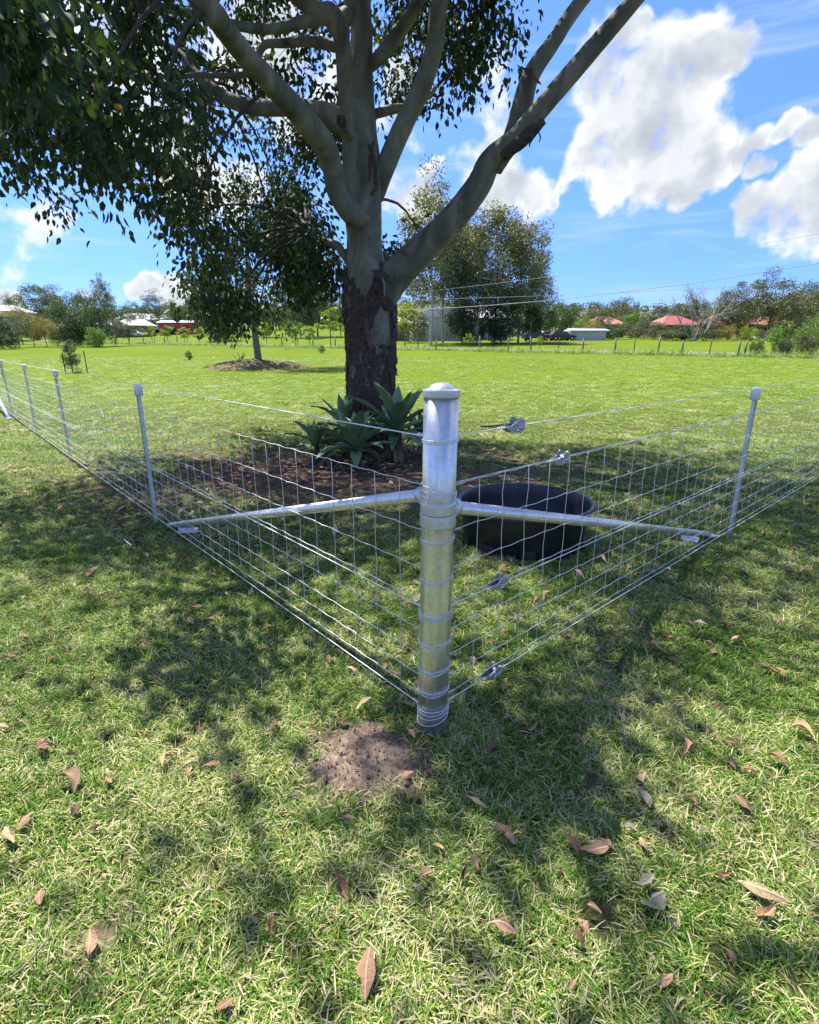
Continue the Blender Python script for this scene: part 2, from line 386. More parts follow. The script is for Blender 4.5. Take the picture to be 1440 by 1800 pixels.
def grass_mat(name, bright=1.):
    m, t, b = new_mat(name); at = t.node('ShaderNodeAttribute', attribute_name='rnd'); oi = t.node('ShaderNodeObjectInfo')
    L = oi.outputs['Location']
    dry = t.noise(L, 1.6, 4, .6); f = at.outputs['Fac']
    sy = t.node('ShaderNodeSeparateXYZ'); t.l.new(L, sy.inputs[0])
    f2 = t.math('ADD', f, t.math('MULTIPLY', t.math('SUBTRACT', dry, .47), 1.2)); f2 = t.math('ADD', f2, t.mapr(sy.outputs[1], 2.4, .9, 0., .13))      # the trodden lawn outside the corner is drier; f2 = t.math('ADD', f2, t.math('MULTIPLY', t.math('SUBTRACT', oi.outputs['Random'], .5), .25), clamp=True)
    q = lambda *c: tuple(v * bright for v in c)
    c = t.ramp(f2, [(0, q(.030, .10, .012)), (.3, q(.062, .175, .018)), (.55, q(.145, .275, .030)), (.74, q(.30, .355, .08)), (.88, q(.50, .46, .21)), (1, q(.62, .55, .34))])
    t.l.new(c, b.inputs['Base Color']); b.inputs['Roughness'].default_value = .55; b.inputs['Specular IOR Level'].default_value = .22
    tr = t.node('ShaderNodeBsdfTranslucent'); mx = t.node('ShaderNodeMixShader'); mx.inputs[0].default_value = .3
    t.l.new(t.mix(1., c, (1.2, 1.25, .6, 1), 'MULTIPLY'), tr.inputs[0])
    t.l.new(b.outputs[0], mx.inputs[1]); t.l.new(tr.outputs[0], mx.inputs[2]); t.l.new(mx.outputs[0], t.n['Material Output'].inputs[0]); return m
M['grass'] = grass_mat('lawn_grass')
FOL = {
 'dark': leafy('dark_foliage', [(0, (.016, .036, .012)), (.6, (.035, .068, .02)), (1, (.075, .11, .03))], .2),
 'mid': leafy('mid_foliage', [(0, (.03, .06, .016)), (.6, (.065, .11, .028)), (1, (.12, .17, .04))], .25),
 'olive': leafy('olive_foliage', [(0, (.045, .058, .024)), (.6, (.10, .115, .048)), (1, (.175, .18, .08))], .25),
 'gum': leafy('gum_foliage', [(0, (.075, .09, .042)), (.5, (.16, .17, .075)), (1, (.30, .28, .13))], .25),
 'yellow': leafy('yellow_green_foliage', [(0, (.10, .16, .02)), (.5, (.23, .29, .03)), (1, (.40, .40, .06))], .35),
 'lime': leafy('lime_foliage', [(0, (.045, .10, .015)), (.5, (.11, .20, .025)), (1, (.22, .32, .05))], .3),
 'grey': leafy('grey_foliage', [(0, (.08, .09, .06)), (.6, (.15, .16, .11)), (1, (.24, .24, .17))], .2),
 'gold': leafy('golden_foliage', [(0, (.14, .10, .025)), (.5, (.24, .20, .05)), (1, (.36, .30, .10))], .25),
}
def dry_leaf(name, col):
    m, t, b = new_mat('dry_leaf_' + name); tc = t.node('ShaderNodeTexCoord'); G = tc.outputs['Generated']; O = tc.outputs['Object']; oi = t.node('ShaderNodeObjectInfo')
    O2 = t.vmath('ADD', O, t.vmath('SCALE', oi.outputs['Location'], 3.))
    sp = t.node('ShaderNodeSeparateXYZ'); t.l.new(O, sp.inputs[0]); ax_ = t.math('ABSOLUTE', sp.outputs[0])
    rib = t.mapr(ax_, .012, .03, 1., 0.); v = t.math('SINE', t.math('ADD', t.math('MULTIPLY', sp.outputs[1], 55.), t.math('MULTIPLY', ax_, -60.))); vein = t.math('MULTIPLY', t.mapr(v, .8, 1.), .45)
    bl = t.noise(O2, 4.5, 6, .65); bl2 = t.noise(O2, 16, 5, .7)
    k = t.math('MULTIPLY_ADD', oi.outputs['Random'], .7, .85)
    c = t.ramp(t.math('ADD', t.math('MULTIPLY', bl, .6), t.math('MULTIPLY', bl2, .4)), [(.3, tuple(q * .35 for q in col)), (.45, tuple(q * .8 for q in col)), (.6, col), (.75, tuple(min(1, q * 1.35) for q in col))])
    c = t.mix(t.math('MULTIPLY', t.math('MAXIMUM', rib, vein), .6), c, tuple(min(1, q * 1.7 + .05) for q in col) + (1,))
    hs = t.node('ShaderNodeHueSaturation'); t.l.new(c, hs.inputs['Color']); t.l.new(k, hs.inputs['Value']); t.l.new(hs.outputs[0], b.inputs['Base Color'])
    b.inputs['Roughness'].default_value = .7; b.inputs['Specular IOR Level'].default_value = .3
    bn = t.node('ShaderNodeBump'); bn.inputs['Strength'].default_value = .5; bn.inputs['Distance'].default_value = .02; t.l.new(t.math('ADD', bl2, t.math('MAXIMUM', rib, vein)), bn.inputs['Height']); t.l.new(bn.outputs[0], b.inputs['Normal'])
    return m
DEADLEAF = [dry_leaf(n, c) for n, c in
            (('tan', (.36, .25, .14)), ('brown', (.22, .12, .065)), ('pink', (.37, .215, .13)), ('dark', (.09, .05, .03)), ('ochre', (.42, .29, .09)), ('grey', (.29, .25, .19)))]

# ================================================================== THE SETTING
def make_ground():
    ys = np.concatenate([np.linspace(-40, -4, 8)[:-1], np.arange(-4, 14, .5), np.geomspace(14, 3000, 90)])
    ts = np.linspace(-1, 1, 81); ts = np.sign(ts) * np.abs(ts) ** 1.3
    V = []
    for y in ys:
        w = 22 + max(0, y) * 1.9
        for tt in ts: V.append((tt * w, y, float(gz(tt * w, y))))
    n = len(ts); Fs = [(i * n + j, i * n + j + 1, (i + 1) * n + j + 1, (i + 1) * n + j) for i in range(len(ys) - 1) for j in range(n - 1)]
    mb = MB().add(V, Fs, True)
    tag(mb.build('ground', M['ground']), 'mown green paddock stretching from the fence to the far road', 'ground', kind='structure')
make_ground()
def make_road():
    d = np.array(_rd); n = np.array(_rn); V = []; Fs = []
    ts = np.arange(-60, 190, 3.)
    for i, tt in enumerate(ts):
        for k, (o, dz) in enumerate(((-2.4, -.05), (-2.2, .06), (2.2, .06), (2.4, -.05))):
            p = ROAD_A + d * tt + n * o; V.append((p[0], p[1], float(gz(*p)) + dz))
    for i in range(len(ts) - 1):
        for k in range(3): Fs.append((i * 4 + k, i * 4 + k + 1, i * 4 + 5 + k, i * 4 + 4 + k))
    tag(MB().add(V, Fs).build('road', M['asphalt']), 'narrow grey sealed road running across behind the paddock', 'road', kind='structure')
make_road()
def make_hills():
    V = []; Fs = []; g = np.random.default_rng(3)
    az = np.linspace(R(-62), R(62), 260); ph = g.uniform(0, 6, 8)
    def top(a): return 33 + 9 * math.sin(3.1 * a + 1.1) + 5 * math.sin(9 * a + 2) + 3 * math.sin(23 * a + ph[0])
    for a in az:
        for r_, k in ((520, 0), (640, .55), (760, 1.), (1100, .2)):
            x, y = r_ * math.sin(a), r_ * math.cos(a); V.append((x, y, float(gz(x, y)) * .0 + 4 + top(a) * k * r_ / 700))
    for i in range(len(az) - 1):
        for k in range(3): Fs.append((i * 4 + k, i * 4 + k + 1, i * 4 + 5 + k, i * 4 + 4 + k))
    m, t, b = new_mat('wooded_hill'); P = t.node('ShaderNodeNewGeometry').outputs['Position']
    t.l.new(t.ramp(t.noise(P, .12, 6, .7), [(.35, (.045, .06, .03)), (.55, (.09, .105, .055)), (.7, (.14, .15, .085))]), b.inputs['Base Color']); b.inputs['Roughness'].default_value = 1
    tag(MB().add(V, Fs, True).build('hills', m), 'low wooded ridge along the horizon', 'hills', kind='structure')
    return az, top
HILL_AZ, HILL_TOP = make_hills()

# ------------------------------------------------------------------ grass (tuft meshes, instanced on points)
def tuft(seed, blades=31, rad=.05, lmin=.03, lmax=.068, w=.0038, up=.55):
    g = np.random.default_rng(seed); V = []; L = []; S = []; Rn = []
    for k in range(blades):
        a = g.uniform(0, 6.28); rr = rad * math.sqrt(g.uniform()); p = np.array([rr * math.cos(a), rr * math.sin(a), -.003])
        h = g.uniform(0, 6.28); ln = g.uniform(lmin, lmax); e = g.uniform(.10, up * 1.6); ww = w * g.uniform(.6, 1.25)
        dirh = np.array([math.cos(h), math.sin(h), 0]); side = np.array([-math.sin(h), math.cos(h), 0]); side = side * math.cos(.5) + np.array([0, 0, math.sin(g.uniform(-.6, .6))])
        o = len(V); pos = p.copy(); el = e
        for i, wf in enumerate((.8, 1., .75)):
            V += [pos - side * ww * wf / 2, pos + side * ww * wf / 2]
            pos = pos + (dirh * math.cos(el) + np.array([0, 0, math.sin(el)])) * ln / 3; el -= g.uniform(.15, .5)
        pos[2] = max(pos[2], .002); V.append(pos)
        L += [o, o + 1, o + 3, o + 2, o + 2, o + 3, o + 5, o + 4, o + 4, o + 5, o + 6]; S += [4, 4, 3]
        Rn += [min(1, max(0, g.normal(.42, .17) if g.uniform() > .28 else g.uniform(.7, 1.)))] * 7
    return mesh_np('grass_tuft', np.array(V), L, S, Rn, True)
TUFTS = bpy.data.collections.new('grass_tufts')
for i in range(10):
    me = tuft(100 + i, up=.35 + .06 * i); me.materials.append(M['grass']); TUFTS.objects.link(bpy.data.objects.new('grass_tuft', me))
TALL = bpy.data.collections.new('tall_tufts')
for i in range(5):
    me = tuft(200 + i, 40, .16, .22, .62, .016, .95); me.materials.append(M['grass']); TALL.objects.link(bpy.data.objects.new('tall_tuft', me))
def scatter(name, pts, rot, scl, idx, coll):
    me = bpy.data.meshes.new(name); me.vertices.add(len(pts)); me.vertices.foreach_set('co', np.asarray(pts, np.float32).ravel())
    for nm, arr in (('rot', rot), ('scl', scl)):
        a = me.attributes.new(nm, 'FLOAT_VECTOR', 'POINT'); a.data.foreach_set('vector', np.asarray(arr, np.float32).ravel())
    a = me.attributes.new('idx', 'INT', 'POINT'); a.data.foreach_set('value', np.asarray(idx, np.int32))
    me.materials.append(M['grass'])
    o = bpy.data.objects.new(name, me); COL.objects.link(o)
    ng = bpy.data.node_groups.new(name + '_scatter', 'GeometryNodeTree')
    ng.interface.new_socket('Geometry', in_out='INPUT', socket_type='NodeSocketGeometry'); ng.interface.new_socket('Geometry', in_out='OUTPUT', socket_type='NodeSocketGeometry')
    gi = ng.nodes.new('NodeGroupInput'); go = ng.nodes.new('NodeGroupOutput'); ip = ng.nodes.new('GeometryNodeInstanceOnPoints')
    ci = ng.nodes.new('GeometryNodeCollectionInfo'); ci.inputs[0].default_value = coll; ci.inputs['Separate Children'].default_value = True; ci.inputs['Reset Children'].default_value = True
    def attr(nm, ty):
        n = ng.nodes.new('GeometryNodeInputNamedAttribute'); n.data_type = ty; n.inputs[0].default_value = nm; return n.outputs[0]
    lk = ng.links.new; lk(gi.outputs[0], ip.inputs['Points']); lk(ci.outputs[0], ip.inputs['Instance']); ip.inputs['Pick Instance'].default_value = True
    lk(attr('idx', 'INT'), ip.inputs['Instance Index']); lk(attr('rot', 'FLOAT_VECTOR'), ip.inputs['Rotation']); lk(attr('scl', 'FLOAT_VECTOR'), ip.inputs['Scale'])
    lk(ip.outputs[0], go.inputs[0])
    md = o.modifiers.new('scatter', 'NODES'); md.node_group = ng; return o
_ph = np.random.default_rng(11).uniform(0, 6.28, (8, 3))
def wob(x, y, s):
    return (np.sin(x * s + _ph[0, 0]) * np.sin(y * s * 1.13 + _ph[1, 0]) + .6 * np.sin(x * s * 2.3 + y * s * 1.7 + _ph[2, 0]) + .4 * np.sin(x * s * 4.1 - y * s * 3.7 + _ph[3, 0])) / 2
def bare(x, y):
    """1 where the soil is bare"""
    a = np.sqrt(((x + .9) / 1.5) ** 2 + (y - 6.3) ** 2) + wob(x, y, 1.9) * .7
    b = np.sqrt(((x - DIRT[0]) / 1.15) ** 2 + (y - DIRT[1]) ** 2) + wob(x, y, 14) * .06
    c = np.sqrt(((x + .78) / 1.3) ** 2 + (y - .98) ** 2) + wob(x, y, 9) * .12
    return np.clip(np.maximum.reduce([(2.7 - a) / 1.9 * .93, (.25 - b) / .14, (.08 - c) / .2]), 0, 1)
def make_grass():
    P = []; Sc = []; g = np.random.default_rng(21)
    for (y0, y1, den, s0, s1, zs) in ((.3, 2.2, 1150, .62, 1.0, 1.), (2.2, 4.5, 760, .7, 1.1, 1.), (4.5, 9, 330, .9, 1.4, .9), (9, 20, 60, 1.3, 2.1, .5), (20, 40, 9, 2.0, 3.4, .32)):
        hw = .85 * y1 + 1.1; n = int((y1 - y0) * 2 * hw * den); x = g.uniform(-hw, hw, n); y = g.uniform(y0, y1, n)
        k = (np.abs(x) < .85 * y + 1.1) & (g.uniform(size=n) > bare(x, y) ** .7) & (road_s(x, y) < -3)
        k &= ~((np.hypot(x - .86, y - 3.93) < .46) | (np.hypot(x - TREE[0], y - TREE[1]) < .38) | (np.hypot(x - .0885, y - 1.787) < .055) | (np.hypot((x - MOUND[0]), (y - MOUND[1])) < 2.2))
        thin = wob(x, y, 6.5) > .62; k &= ~(thin & (g.uniform(size=n) < .4) & (y < 9))
        x, y = x[k], y[k]; s = g.uniform(s0, s1, len(x))
        P.append(np.stack([x, y, gz(x, y)], -1)); Sc.append(np.stack([s, s, s * zs * g.uniform(.7, 1.35, len(s))], -1))
    P = np.concatenate(P); Sc = np.concatenate(Sc); n = len(P)
    rot = np.stack([g.normal(0, .12, n), g.normal(0, .12, n), g.uniform(0, 6.28, n)], -1)
    o = scatter('grass', P, rot, Sc, g.integers(0, 10, n), TUFTS)
    tag(o, 'short mown lawn grass with dry straw coloured blades mixed in', 'grass', kind='stuff')
    # rough verge along the roadside fence
    n = 2200; tt = g.uniform(-25, 110, n); off = g.normal(-4.5, .8, n); Q = ROAD_A + _rd * tt[:, None] + _rn * off[:, None]
    s = g.uniform(.45, 1.25, n) ** 1.6
    o = scatter('verge_grass', np.stack([Q[:, 0], Q[:, 1], gz(Q[:, 0], Q[:, 1])], -1), np.stack([g.normal(0, .1, n), g.normal(0, .1, n), g.uniform(0, 6.28, n)], -1), np.stack([s * 1.3, s * 1.3, s], -1), g.integers(0, 5, n), TALL)
    tag(o, 'rough unmown grass along the wire fence beside the road', 'grass', kind='stuff')
make_grass()
def make_soil():
    g = np.random.default_rng(4); n = 26
    xs = np.linspace(-.36, .36, n); V = []
    for i, y in enumerate(xs):
        for x in xs:
            r_ = math.hypot(x / 1.1, y) / .25; h = .022 * max(0, 1 - r_ ** 2) + (.006 * (wob(DIRT[0] + x, DIRT[1] + y, 40) + wob(x, y, 90)) if r_ < 1.05 else 0)
            V.append((DIRT[0] + x, DIRT[1] + y, h - .005 if r_ < 1.05 else -.02))
    Fs = [(i * n + j, i * n + j + 1, (i + 1) * n + j + 1, (i + 1) * n + j) for i in range(n - 1) for j in range(n - 1)]
    o = MB().add(V, Fs, True).build('soil_mound', M['ground']); tag(o, 'low patch of bare brown soil in front of the corner post', 'soil', kind='structure')
    mb = MB(); ico = [(0, 0, 1), (.9, 0, .1), (.2, .85, .2), (-.75, .5, 0), (-.7, -.55, .1), (.3, -.9, 0), (0, 0, -.8)]
    fc = [(0, 1, 2), (0, 2, 3), (0, 3, 4), (0, 4, 5), (0, 5, 1), (6, 2, 1), (6, 3, 2), (6, 4, 3), (6, 5, 4), (6, 1, 5)]
    for k in range(900):
        a = g.uniform(0, 6.28); r_ = .30 * math.sqrt(g.uniform()); s = g.uniform(.002, .0065) if k > 25 else g.uniform(.007, .014)
        x, y = DIRT[0] + r_ * 1.1 * math.cos(a), DIRT[1] + r_ * math.sin(a); z = .020 * max(0, 1 - (r_ / .25) ** 2)
        mb.add(np.array(ico) * s * g.uniform(.6, 1.2, (7, 3)) + [x, y, z + s * .2], fc)
    tag(mb.build('soil_clods', M['stone']), 'loose crumbs of soil on the bare patch by the corner post', 'soil', kind='stuff')
make_soil()

# ================================================================== THE GUM TREE
def build_gum():
    g = np.random.default_rng(31)
    root = empty('gum_tree', (TREE[0], TREE[1], 0)); off = np.array([TREE[0], TREE[1], 0])
    tag(root, 'large gum tree with peeling bark and spreading limbs inside the fence corner', 'tree')
    def path(pts, ext=(), slim=1.):
        P = []; r_ = []
        for x, y, Y, w in pts:
            p = atY(x, y, Y); dep = proj(p)[2]; P.append(p); r_.append(w / 2 / F * dep * slim)
        for x, y, z, rr in ext: P.append(np.array([x, y, z])); r_.append(rr)
        return np.array(P), np.array(r_)
    LIMBS = []
    def limb(name, pts, ext=(), mat='gum_bark', sides=14, rough=.03):
        P, r_ = path(pts, ext, 1. if name == 'trunk' else .88); Q = catmull(np.column_stack([P, r_]), 7); C, rr = Q[:, :3], np.maximum(Q[:, 3], .006)
        mb = MB(); mb.tube(C - off, rr, sides)
        V = np.array(mb.v); n = len(C)
        for i in range(n):                              # uneven girth
            for k in range(sides):
                j = i * sides + k; V[j] = (C[i] - off) + (V[j] - (C[i] - off)) * (1 + rough * (math.sin(3 * k * 6.28 / sides + i * .35) + math.sin(2 * k * 6.28 / sides - i * .21) + g.normal(0, .35)))
        mb.v = [tuple(v) for v in V]
        o = mb.build(name, M[mat], root); LIMBS.append((C, rr)); return o
    trunk = limb('trunk', [(652, 815, 7.8, 128), (652, 790, 7.8, 108), (652, 745, 7.8, 90), (652, 690, 7.8, 84), (652, 600, 7.8, 88), (650, 535, 7.8, 92), (646, 490, 7.8, 80), (641, 440, 7.8, 64), (638, 380, 7.8, 66), (637, 300, 7.85, 67), (631, 220, 7.9, 58), (634, 120, 7.95, 44), (632, 0, 8, 38)],
                 [(-.9, 8.2, 7.2, .13), (-.8, 8.5, 9., .07), (-.7, 8.6, 10.2, .03)], mat='gum_trunk', sides=22)
    limb('limb', [(655, 575, 7.8, 40), (672, 525, 7.76, 60), (697, 483, 7.7, 64), (740, 440, 7.6, 60), (790, 393, 7.4, 54), (838, 330, 7.3, 50), (862, 285, 7.2, 46), (905, 245, 7.1, 42), (960, 180, 7.0, 38), (1030, 100, 6.9, 36), (1115, 0, 6.8, 32)], [(3.6, 6.5, 6.2, .07), (4.6, 6.0, 7.3, .035), (5.2, 5.6, 8.0, .02)])
    limb('limb', [(872, 300, 7.2, 26), (900, 243, 7.2, 36), (918, 185, 7.3, 40), (935, 130, 7.35, 36), (975, 70, 7.4, 31), (1020, 5, 7.5, 27)], [(3.1, 8, 6.6, .07), (3.7, 8.4, 8.0, .03)])
    limb('limb', [(885, 272, 7.1, 28), (925, 240, 6.95, 24), (957, 212, 6.85, 13)], mat='bark_dark', sides=10, rough=.08)
    limb('limb', [(646, 392, 7.75, 40), (618, 376, 7.45, 42), (594, 338, 7.3, 42), (583, 290, 7.2, 42), (568, 252, 7.0, 46), (535, 210, 6.7, 46), (480, 150, 6.3, 44), (430, 95, 5.95, 42), (390, 45, 5.65, 42), (350, -5, 5.4, 42)], [(-2.7, 5.0, 5.0, .07), (-3.6, 5.2, 6.1, .04), (-4.4, 5.6, 6.9, .02)])
    limb('limb', [(628, 262, 7.85, 28), (614, 215, 7.65, 34), (607, 150, 7.5, 33), (602, 75, 7.4, 32), (583, 28, 7.3, 38), (535, 2, 7.15, 34)], [(-2.2, 6.6, 5.6, .07), (-3.2, 6.6, 6.8, .035), (-4, 6.8, 7.5, .02)])
    limb('limb', [(598, 60, 7.4, 20), (606, 25, 7.45, 24), (615, -5, 7.5, 24)], [(-.7, 7.0, 6.5, .06), (-.4, 6.4, 8.0, .02)])
    limb('limb', [(660, 350, 7.85, 30), (680, 290, 7.8, 37), (708, 222, 7.75, 38), (745, 145, 7.7, 38), (765, 75, 7.6, 36), (773, 0, 7.5, 34)], [(.6, 7.1, 6.4, .10), (1.0, 6.6, 7.8, .06), (1.4, 6.0, 9.0, .02)])
    limb('limb', [(640, 125, 7.95, 22), (672, 95, 7.85, 27), (708, 48, 7.8, 27), (738, -3, 7.8, 24)], [(.8, 8.6, 6.6, .06), (1.5, 9.2, 8.0, .02)])
    limb('limb', [(625, 235, 7.85, 44), (585, 205, 7.85, 40), (530, 190, 7.9, 32), (440, 188, 8, 30), (385, 165, 8.1, 25), (345, 130, 8.2, 21), (315, 95, 8.3, 16), (260, 60, 8.4, 9)])
    limb('limb', [(600, 85, 7.45, 20), (545, 72, 7.5, 20), (500, 76, 7.6, 17), (465, 80, 7.6, 15), (448, 112, 7.7, 12), (425, 132, 7.7, 11), (350, 132, 7.6, 10), (280, 132, 7.4, 8), (190, 75, 7, 7), (90, 70, 6.6, 4)], sides=9)
    limb('limb', [(590, 30, 7.3, 26), (545, 36, 7.2, 22), (480, 50, 7, 20), (420, 46, 6.8, 18), (300, 16, 6.4, 15), (180, -15, 6, 12)], [(-4.4, 5.4, 4.9, .03), (-5.2, 5., 4.9, .01)], sides=9)
    limb('limb', [(618, 470, 7.8, 12), (603, 445, 7.8, 15), (592, 430, 7.85, 15), (575, 425, 7.9, 13), (566, 412, 8, 9), (540, 400, 8.1, 6)], sides=9, rough=.08)
    limb('limb', [(645, 205, 7.9, 18), (690, 192, 8.0, 18), (735, 185, 8.1, 12), (770, 150, 8.2, 6)], sides=9)
    # side limbs of the crown above the frame
    for a, b2, c2 in (((-.9, 8.2, 7.), (-3.2, 9.6, 8.2), (-5.4, 10.2, 8.4)), ((-.9, 8.1, 6.6), (1.6, 9.6, 8.0), (3.4, 10.4, 8.6)), ((-2.6, 4.7, 5.0), (-4.4, 5.6, 5.8), (-6.2, 6.2, 6.0)),
                      ((.6, 7.1, 6.4), (.4, 5.0, 7.6), (.2, 3., 8.2)), ((3.6, 6.5, 6.2), (2.6, 4.8, 7.2), (1.8, 3.2, 7.8)), ((-3.4, 4.6, 5.9), (-2.6, 3.0, 6.8), (-2.0, 1.6, 7.2))):
        P = np.array([a, b2, c2]); Q = catmull(P, 6); rr = np.linspace(.022, .008, len(Q))
        MB().tube(Q - off, rr, 8).build('limb', M['gum_bark'], root); LIMBS.append((Q, rr))
    LP = np.concatenate([c for c, r_ in LIMBS[1:]] + [LIMBS[0][0][35:]])
    # ---- rough bark plates on the lower trunk
    C, rr = LIMBS[0]
    mats = [M['bark_dark'], M['bark_dark'], M['bark_dark'], M['bark_grey'], M['bark_red']]
    var = []
    for v in range(10):
        n1, n2 = 4, 5; V = []; cur = g.uniform(.1, .6)
        out = g.uniform(.6, 1., n2); sk = g.normal(0, .15)
        for i in range(n2):
            s = i / (n2 - 1) - .5
            for k in range(n1):
                u = k / (n1 - 1) - .5
                V.append((u * (out[i] + .25 * g.uniform()) + s * sk, s + g.normal(0, .04), .16 - u * u * .35 + cur * max(0, -s) ** 1.6 * .9 + g.normal(0, .04)))
        Fs = [(i * n1 + k, i * n1 + k + 1, (i + 1) * n1 + k + 1, (i + 1) * n1 + k) for i in range(n2 - 1) for k in range(n1 - 1)]
        nV = len(V); V2 = V + [(x * .96, y * .97, z - .14) for x, y, z in V]
        F2 = Fs + [tuple(nV + q for q in f)[::-1] for f in Fs]
        rim = [k for k in range(n1)] + [i * n1 + n1 - 1 for i in range(1, n2)] + [(n2 - 1) * n1 + k for k in range(n1 - 2, -1, -1)] + [i * n1 for i in range(n2 - 2, 0, -1)]
        F2 += [(rim[i], rim[i - 1], nV + rim[i - 1], nV + rim[i]) for i in range(len(rim))]
        me = MB().add(V2, F2).mesh('bark_flake'); me.materials.append(mats[v % 5]); var.append(me)
    zc = C[:, 2]; stuff = MB()
    made = 0; tries = 0
    while made < 1500 and tries < 9000:
        tries += 1
        z = g.uniform(.05, 2.42); an = g.uniform(0, 6.28) if made > 900 else g.normal(-1.57, .95)
        i = int(np.argmin(np.abs(zc - z))); px = proj(C[i] + np.array([math.cos(an), math.sin(an), 0]) * rr[i])
        front = math.sin(an) < .15
        # the smooth patch and the V notch stay clear
        if front and 646 < px[0] < 690 and 538 < px[1] < 612: continue
        top = 478 + 62 * max(0, 1 - abs(px[0] - 640) / 30.) if front else 490
        if px[1] < top: continue
        if px[0] > 676 and px[1] < 500: continue
        hgt = g.uniform(.07, .19); wid = g.uniform(.03, .085); th = g.uniform(.018, .045)
        nrm = np.array([math.cos(an), math.sin(an), 0]); up = np.array([0, 0, 1.])
        p = np.array([C[i][0], C[i][1], z]) + nrm * rr[i] * g.uniform(.97, 1.03) - off
        tw = g.normal(0, .14); A = up * math.cos(tw) + np.cross(up, nrm) * math.sin(tw) + nrm * g.normal(0, .08)
        Fm = frames(A[None], nrm[None])[0] @ np.diag([wid, hgt, th])
        me = var[g.integers(0, 10)]
        if made % 3 == 0 and made < 860:
            o = link('bark_flake', me, None, trunk); m4 = Matrix(Fm.tolist()).to_4x4(); m4.translation = Vector(p); o.matrix_local = m4
        else:
            V = np.array([v.co[:] for v in me.vertices]) @ Fm.T + p; stuff.add(V, [tuple(q.vertices) for q in me.polygons])
        made += 1
    tag(stuff.build('bark_plates', M['bark_dark'], trunk), kind='stuff')
    # long peeling ribbons
    for (x0, y0, x1, y1, Y, w, mt) in ((652, 255, 664, 335, 7.5, 9, 'bark_dark'), (655, 250, 648, 320, 7.5, 6, 'bark_red'), (604, 345, 616, 400, 7.42, 11, 'bark_red'), (664, 315, 655, 345, 7.5, 7, 'bark_dark'), (612, 395, 640, 410, 7.4, 12, 'bark_red'),
                                       (642, 560, 652, 615, 7.42, 9, 'bark_red'), (621, 640, 622, 665, 7.4, 7, 'bark_grey'), (672, 488, 680, 528, 7.35, 3, 'dead_wood'), (690, 590, 693, 612, 7.5, 8, 'bark_red'), (925, 120, 945, 150, 7.15, 16, 'bark_red'), (935, 235, 932, 258, 6.85, 4, 'bark_dark'), (945, 222, 948, 250, 6.85, 3, 'bark_dark'), (688, 610, 697, 640, 7.45, 9, 'bark_dark'), (690, 640, 699, 660, 7.5, 6, 'bark_dark'), (598, 205, 606, 235, 7.45, 14, 'bark_dark'),
                                       (600, 487, 612, 500, 7.45, 16, 'bark_dark'), (660, 475, 690, 500, 7.35, 22, 'bark_dark'), (675, 520, 690, 545, 7.35, 18, 'bark_dark')):
        a, b2 = atY(x0, y0, Y), atY(x1, y1, Y + .02); n = 7; L = np.linspace(0, 1, n); P = a + (b2 - a) * L[:, None]; P[:, 0] += .012 * np.sin(L * 7 + x0); P[:, 1] += .02 * np.sin(L * 5 + y0) - .02
        ww = w / F * Y / 2; V = []
        for i in range(n):
            e = ww * (1 - .55 * abs(L[i] - .4)); s = np.array([math.cos(.5 * L[i]), math.sin(.9 * L[i]), 0]); V += [P[i] - s * e - off, P[i] + [0, -.008, 0] - off, P[i] + s * e - off]
        Fs = [(i * 3 + k, i * 3 + k + 1, i * 3 + k + 4, i * 3 + k + 3) for i in range(n - 1) for k in range(2)]; nV = len(V)
        V2 = V + [np.array(v) + [0, .006, 0] for v in V]; F2 = Fs + [tuple(q + nV for q in f)[::-1] for f in Fs]
        F2 += [(i * 3, i * 3 + 3, nV + i * 3 + 3, nV + i * 3) for i in range(n - 1)] + [(i * 3 + 5, i * 3 + 2, nV + i * 3 + 2, nV + i * 3 + 5) for i in range(n - 1)]
        MB().add(V2, F2).build('bark_strip', M[mt], trunk)
    # ---- foliage
    poly_l = np.array([(-40, -40), (-40, 385), (60, 392), (110, 415), (130, 500), (185, 520), (240, 525), (262, 500), (330, 500), (380, 545), (480, 545), (560, 500), (605, 420), (612, 300), (600, 200), (640, 120), (640, -40)], float)
    poly_r = np.array([(640, -40), (640, 130), (655, 210), (690, 245), (735, 262), (770, 250), (795, 180), (800, 120), (845, 100), (880, 115), (925, 112), (965, 85), (970, -40)], float)
    poly_s = np.array([(664, 330), (690, 320), (700, 365), (745, 395), (735, 440), (700, 455), (672, 450)], float)
    poly_e = np.array([(180, 395), (330, 330), (330, 410), (230, 455)], float)
    def inside(poly, x, y):
        c = np.zeros(np.shape(x), bool); n = len(poly)
        for i in range(n):
            x1, y1 = poly[i]; x2, y2 = poly[i - 1]
            c ^= ((y1 > y) != (y2 > y)) & (x < (x2 - x1) * (y - y1) / (y2 - y1 + 1e-9) + x1)
        return c
    def shade(px, py):
        """how much shade the photograph shows at this place of the ground, 0..1"""
        t = np.full(np.shape(px), .07); e = wobp(px, py)
        t = np.where(py < 1700, np.where(px < 720, .045, .12), t)
        t = np.where(py < 1330, np.where(px < 620, .10, .18), t)
        t = np.where(py < 1100, np.where(px < 330, .14, .28), t)
        t = np.where(py < 1000, .42, t)
        t = np.where(py < 960, .95, t)
        t = np.where((py < 850) & (px < 420 - (py - 735) * 2.4), 0, t)
        t = np.where(py < 748 + 5 * e, 0, t)
        t = np.where((px > 520) & (px < 730) & (py > 1270) & (py < 1400), .05, t)
        t = np.where((px < 200) & (py > 1000) & (py < 1140), .08, t)
        return t
    def wobp(x, y): return np.sin(x * .02) + np.sin(x * .057 + 1)
    def shadow_px(P):
        k = P[:, 2] / SDIR[2]; G = P - SDIR * k[:, None]; return proj(G), G
    centres = []
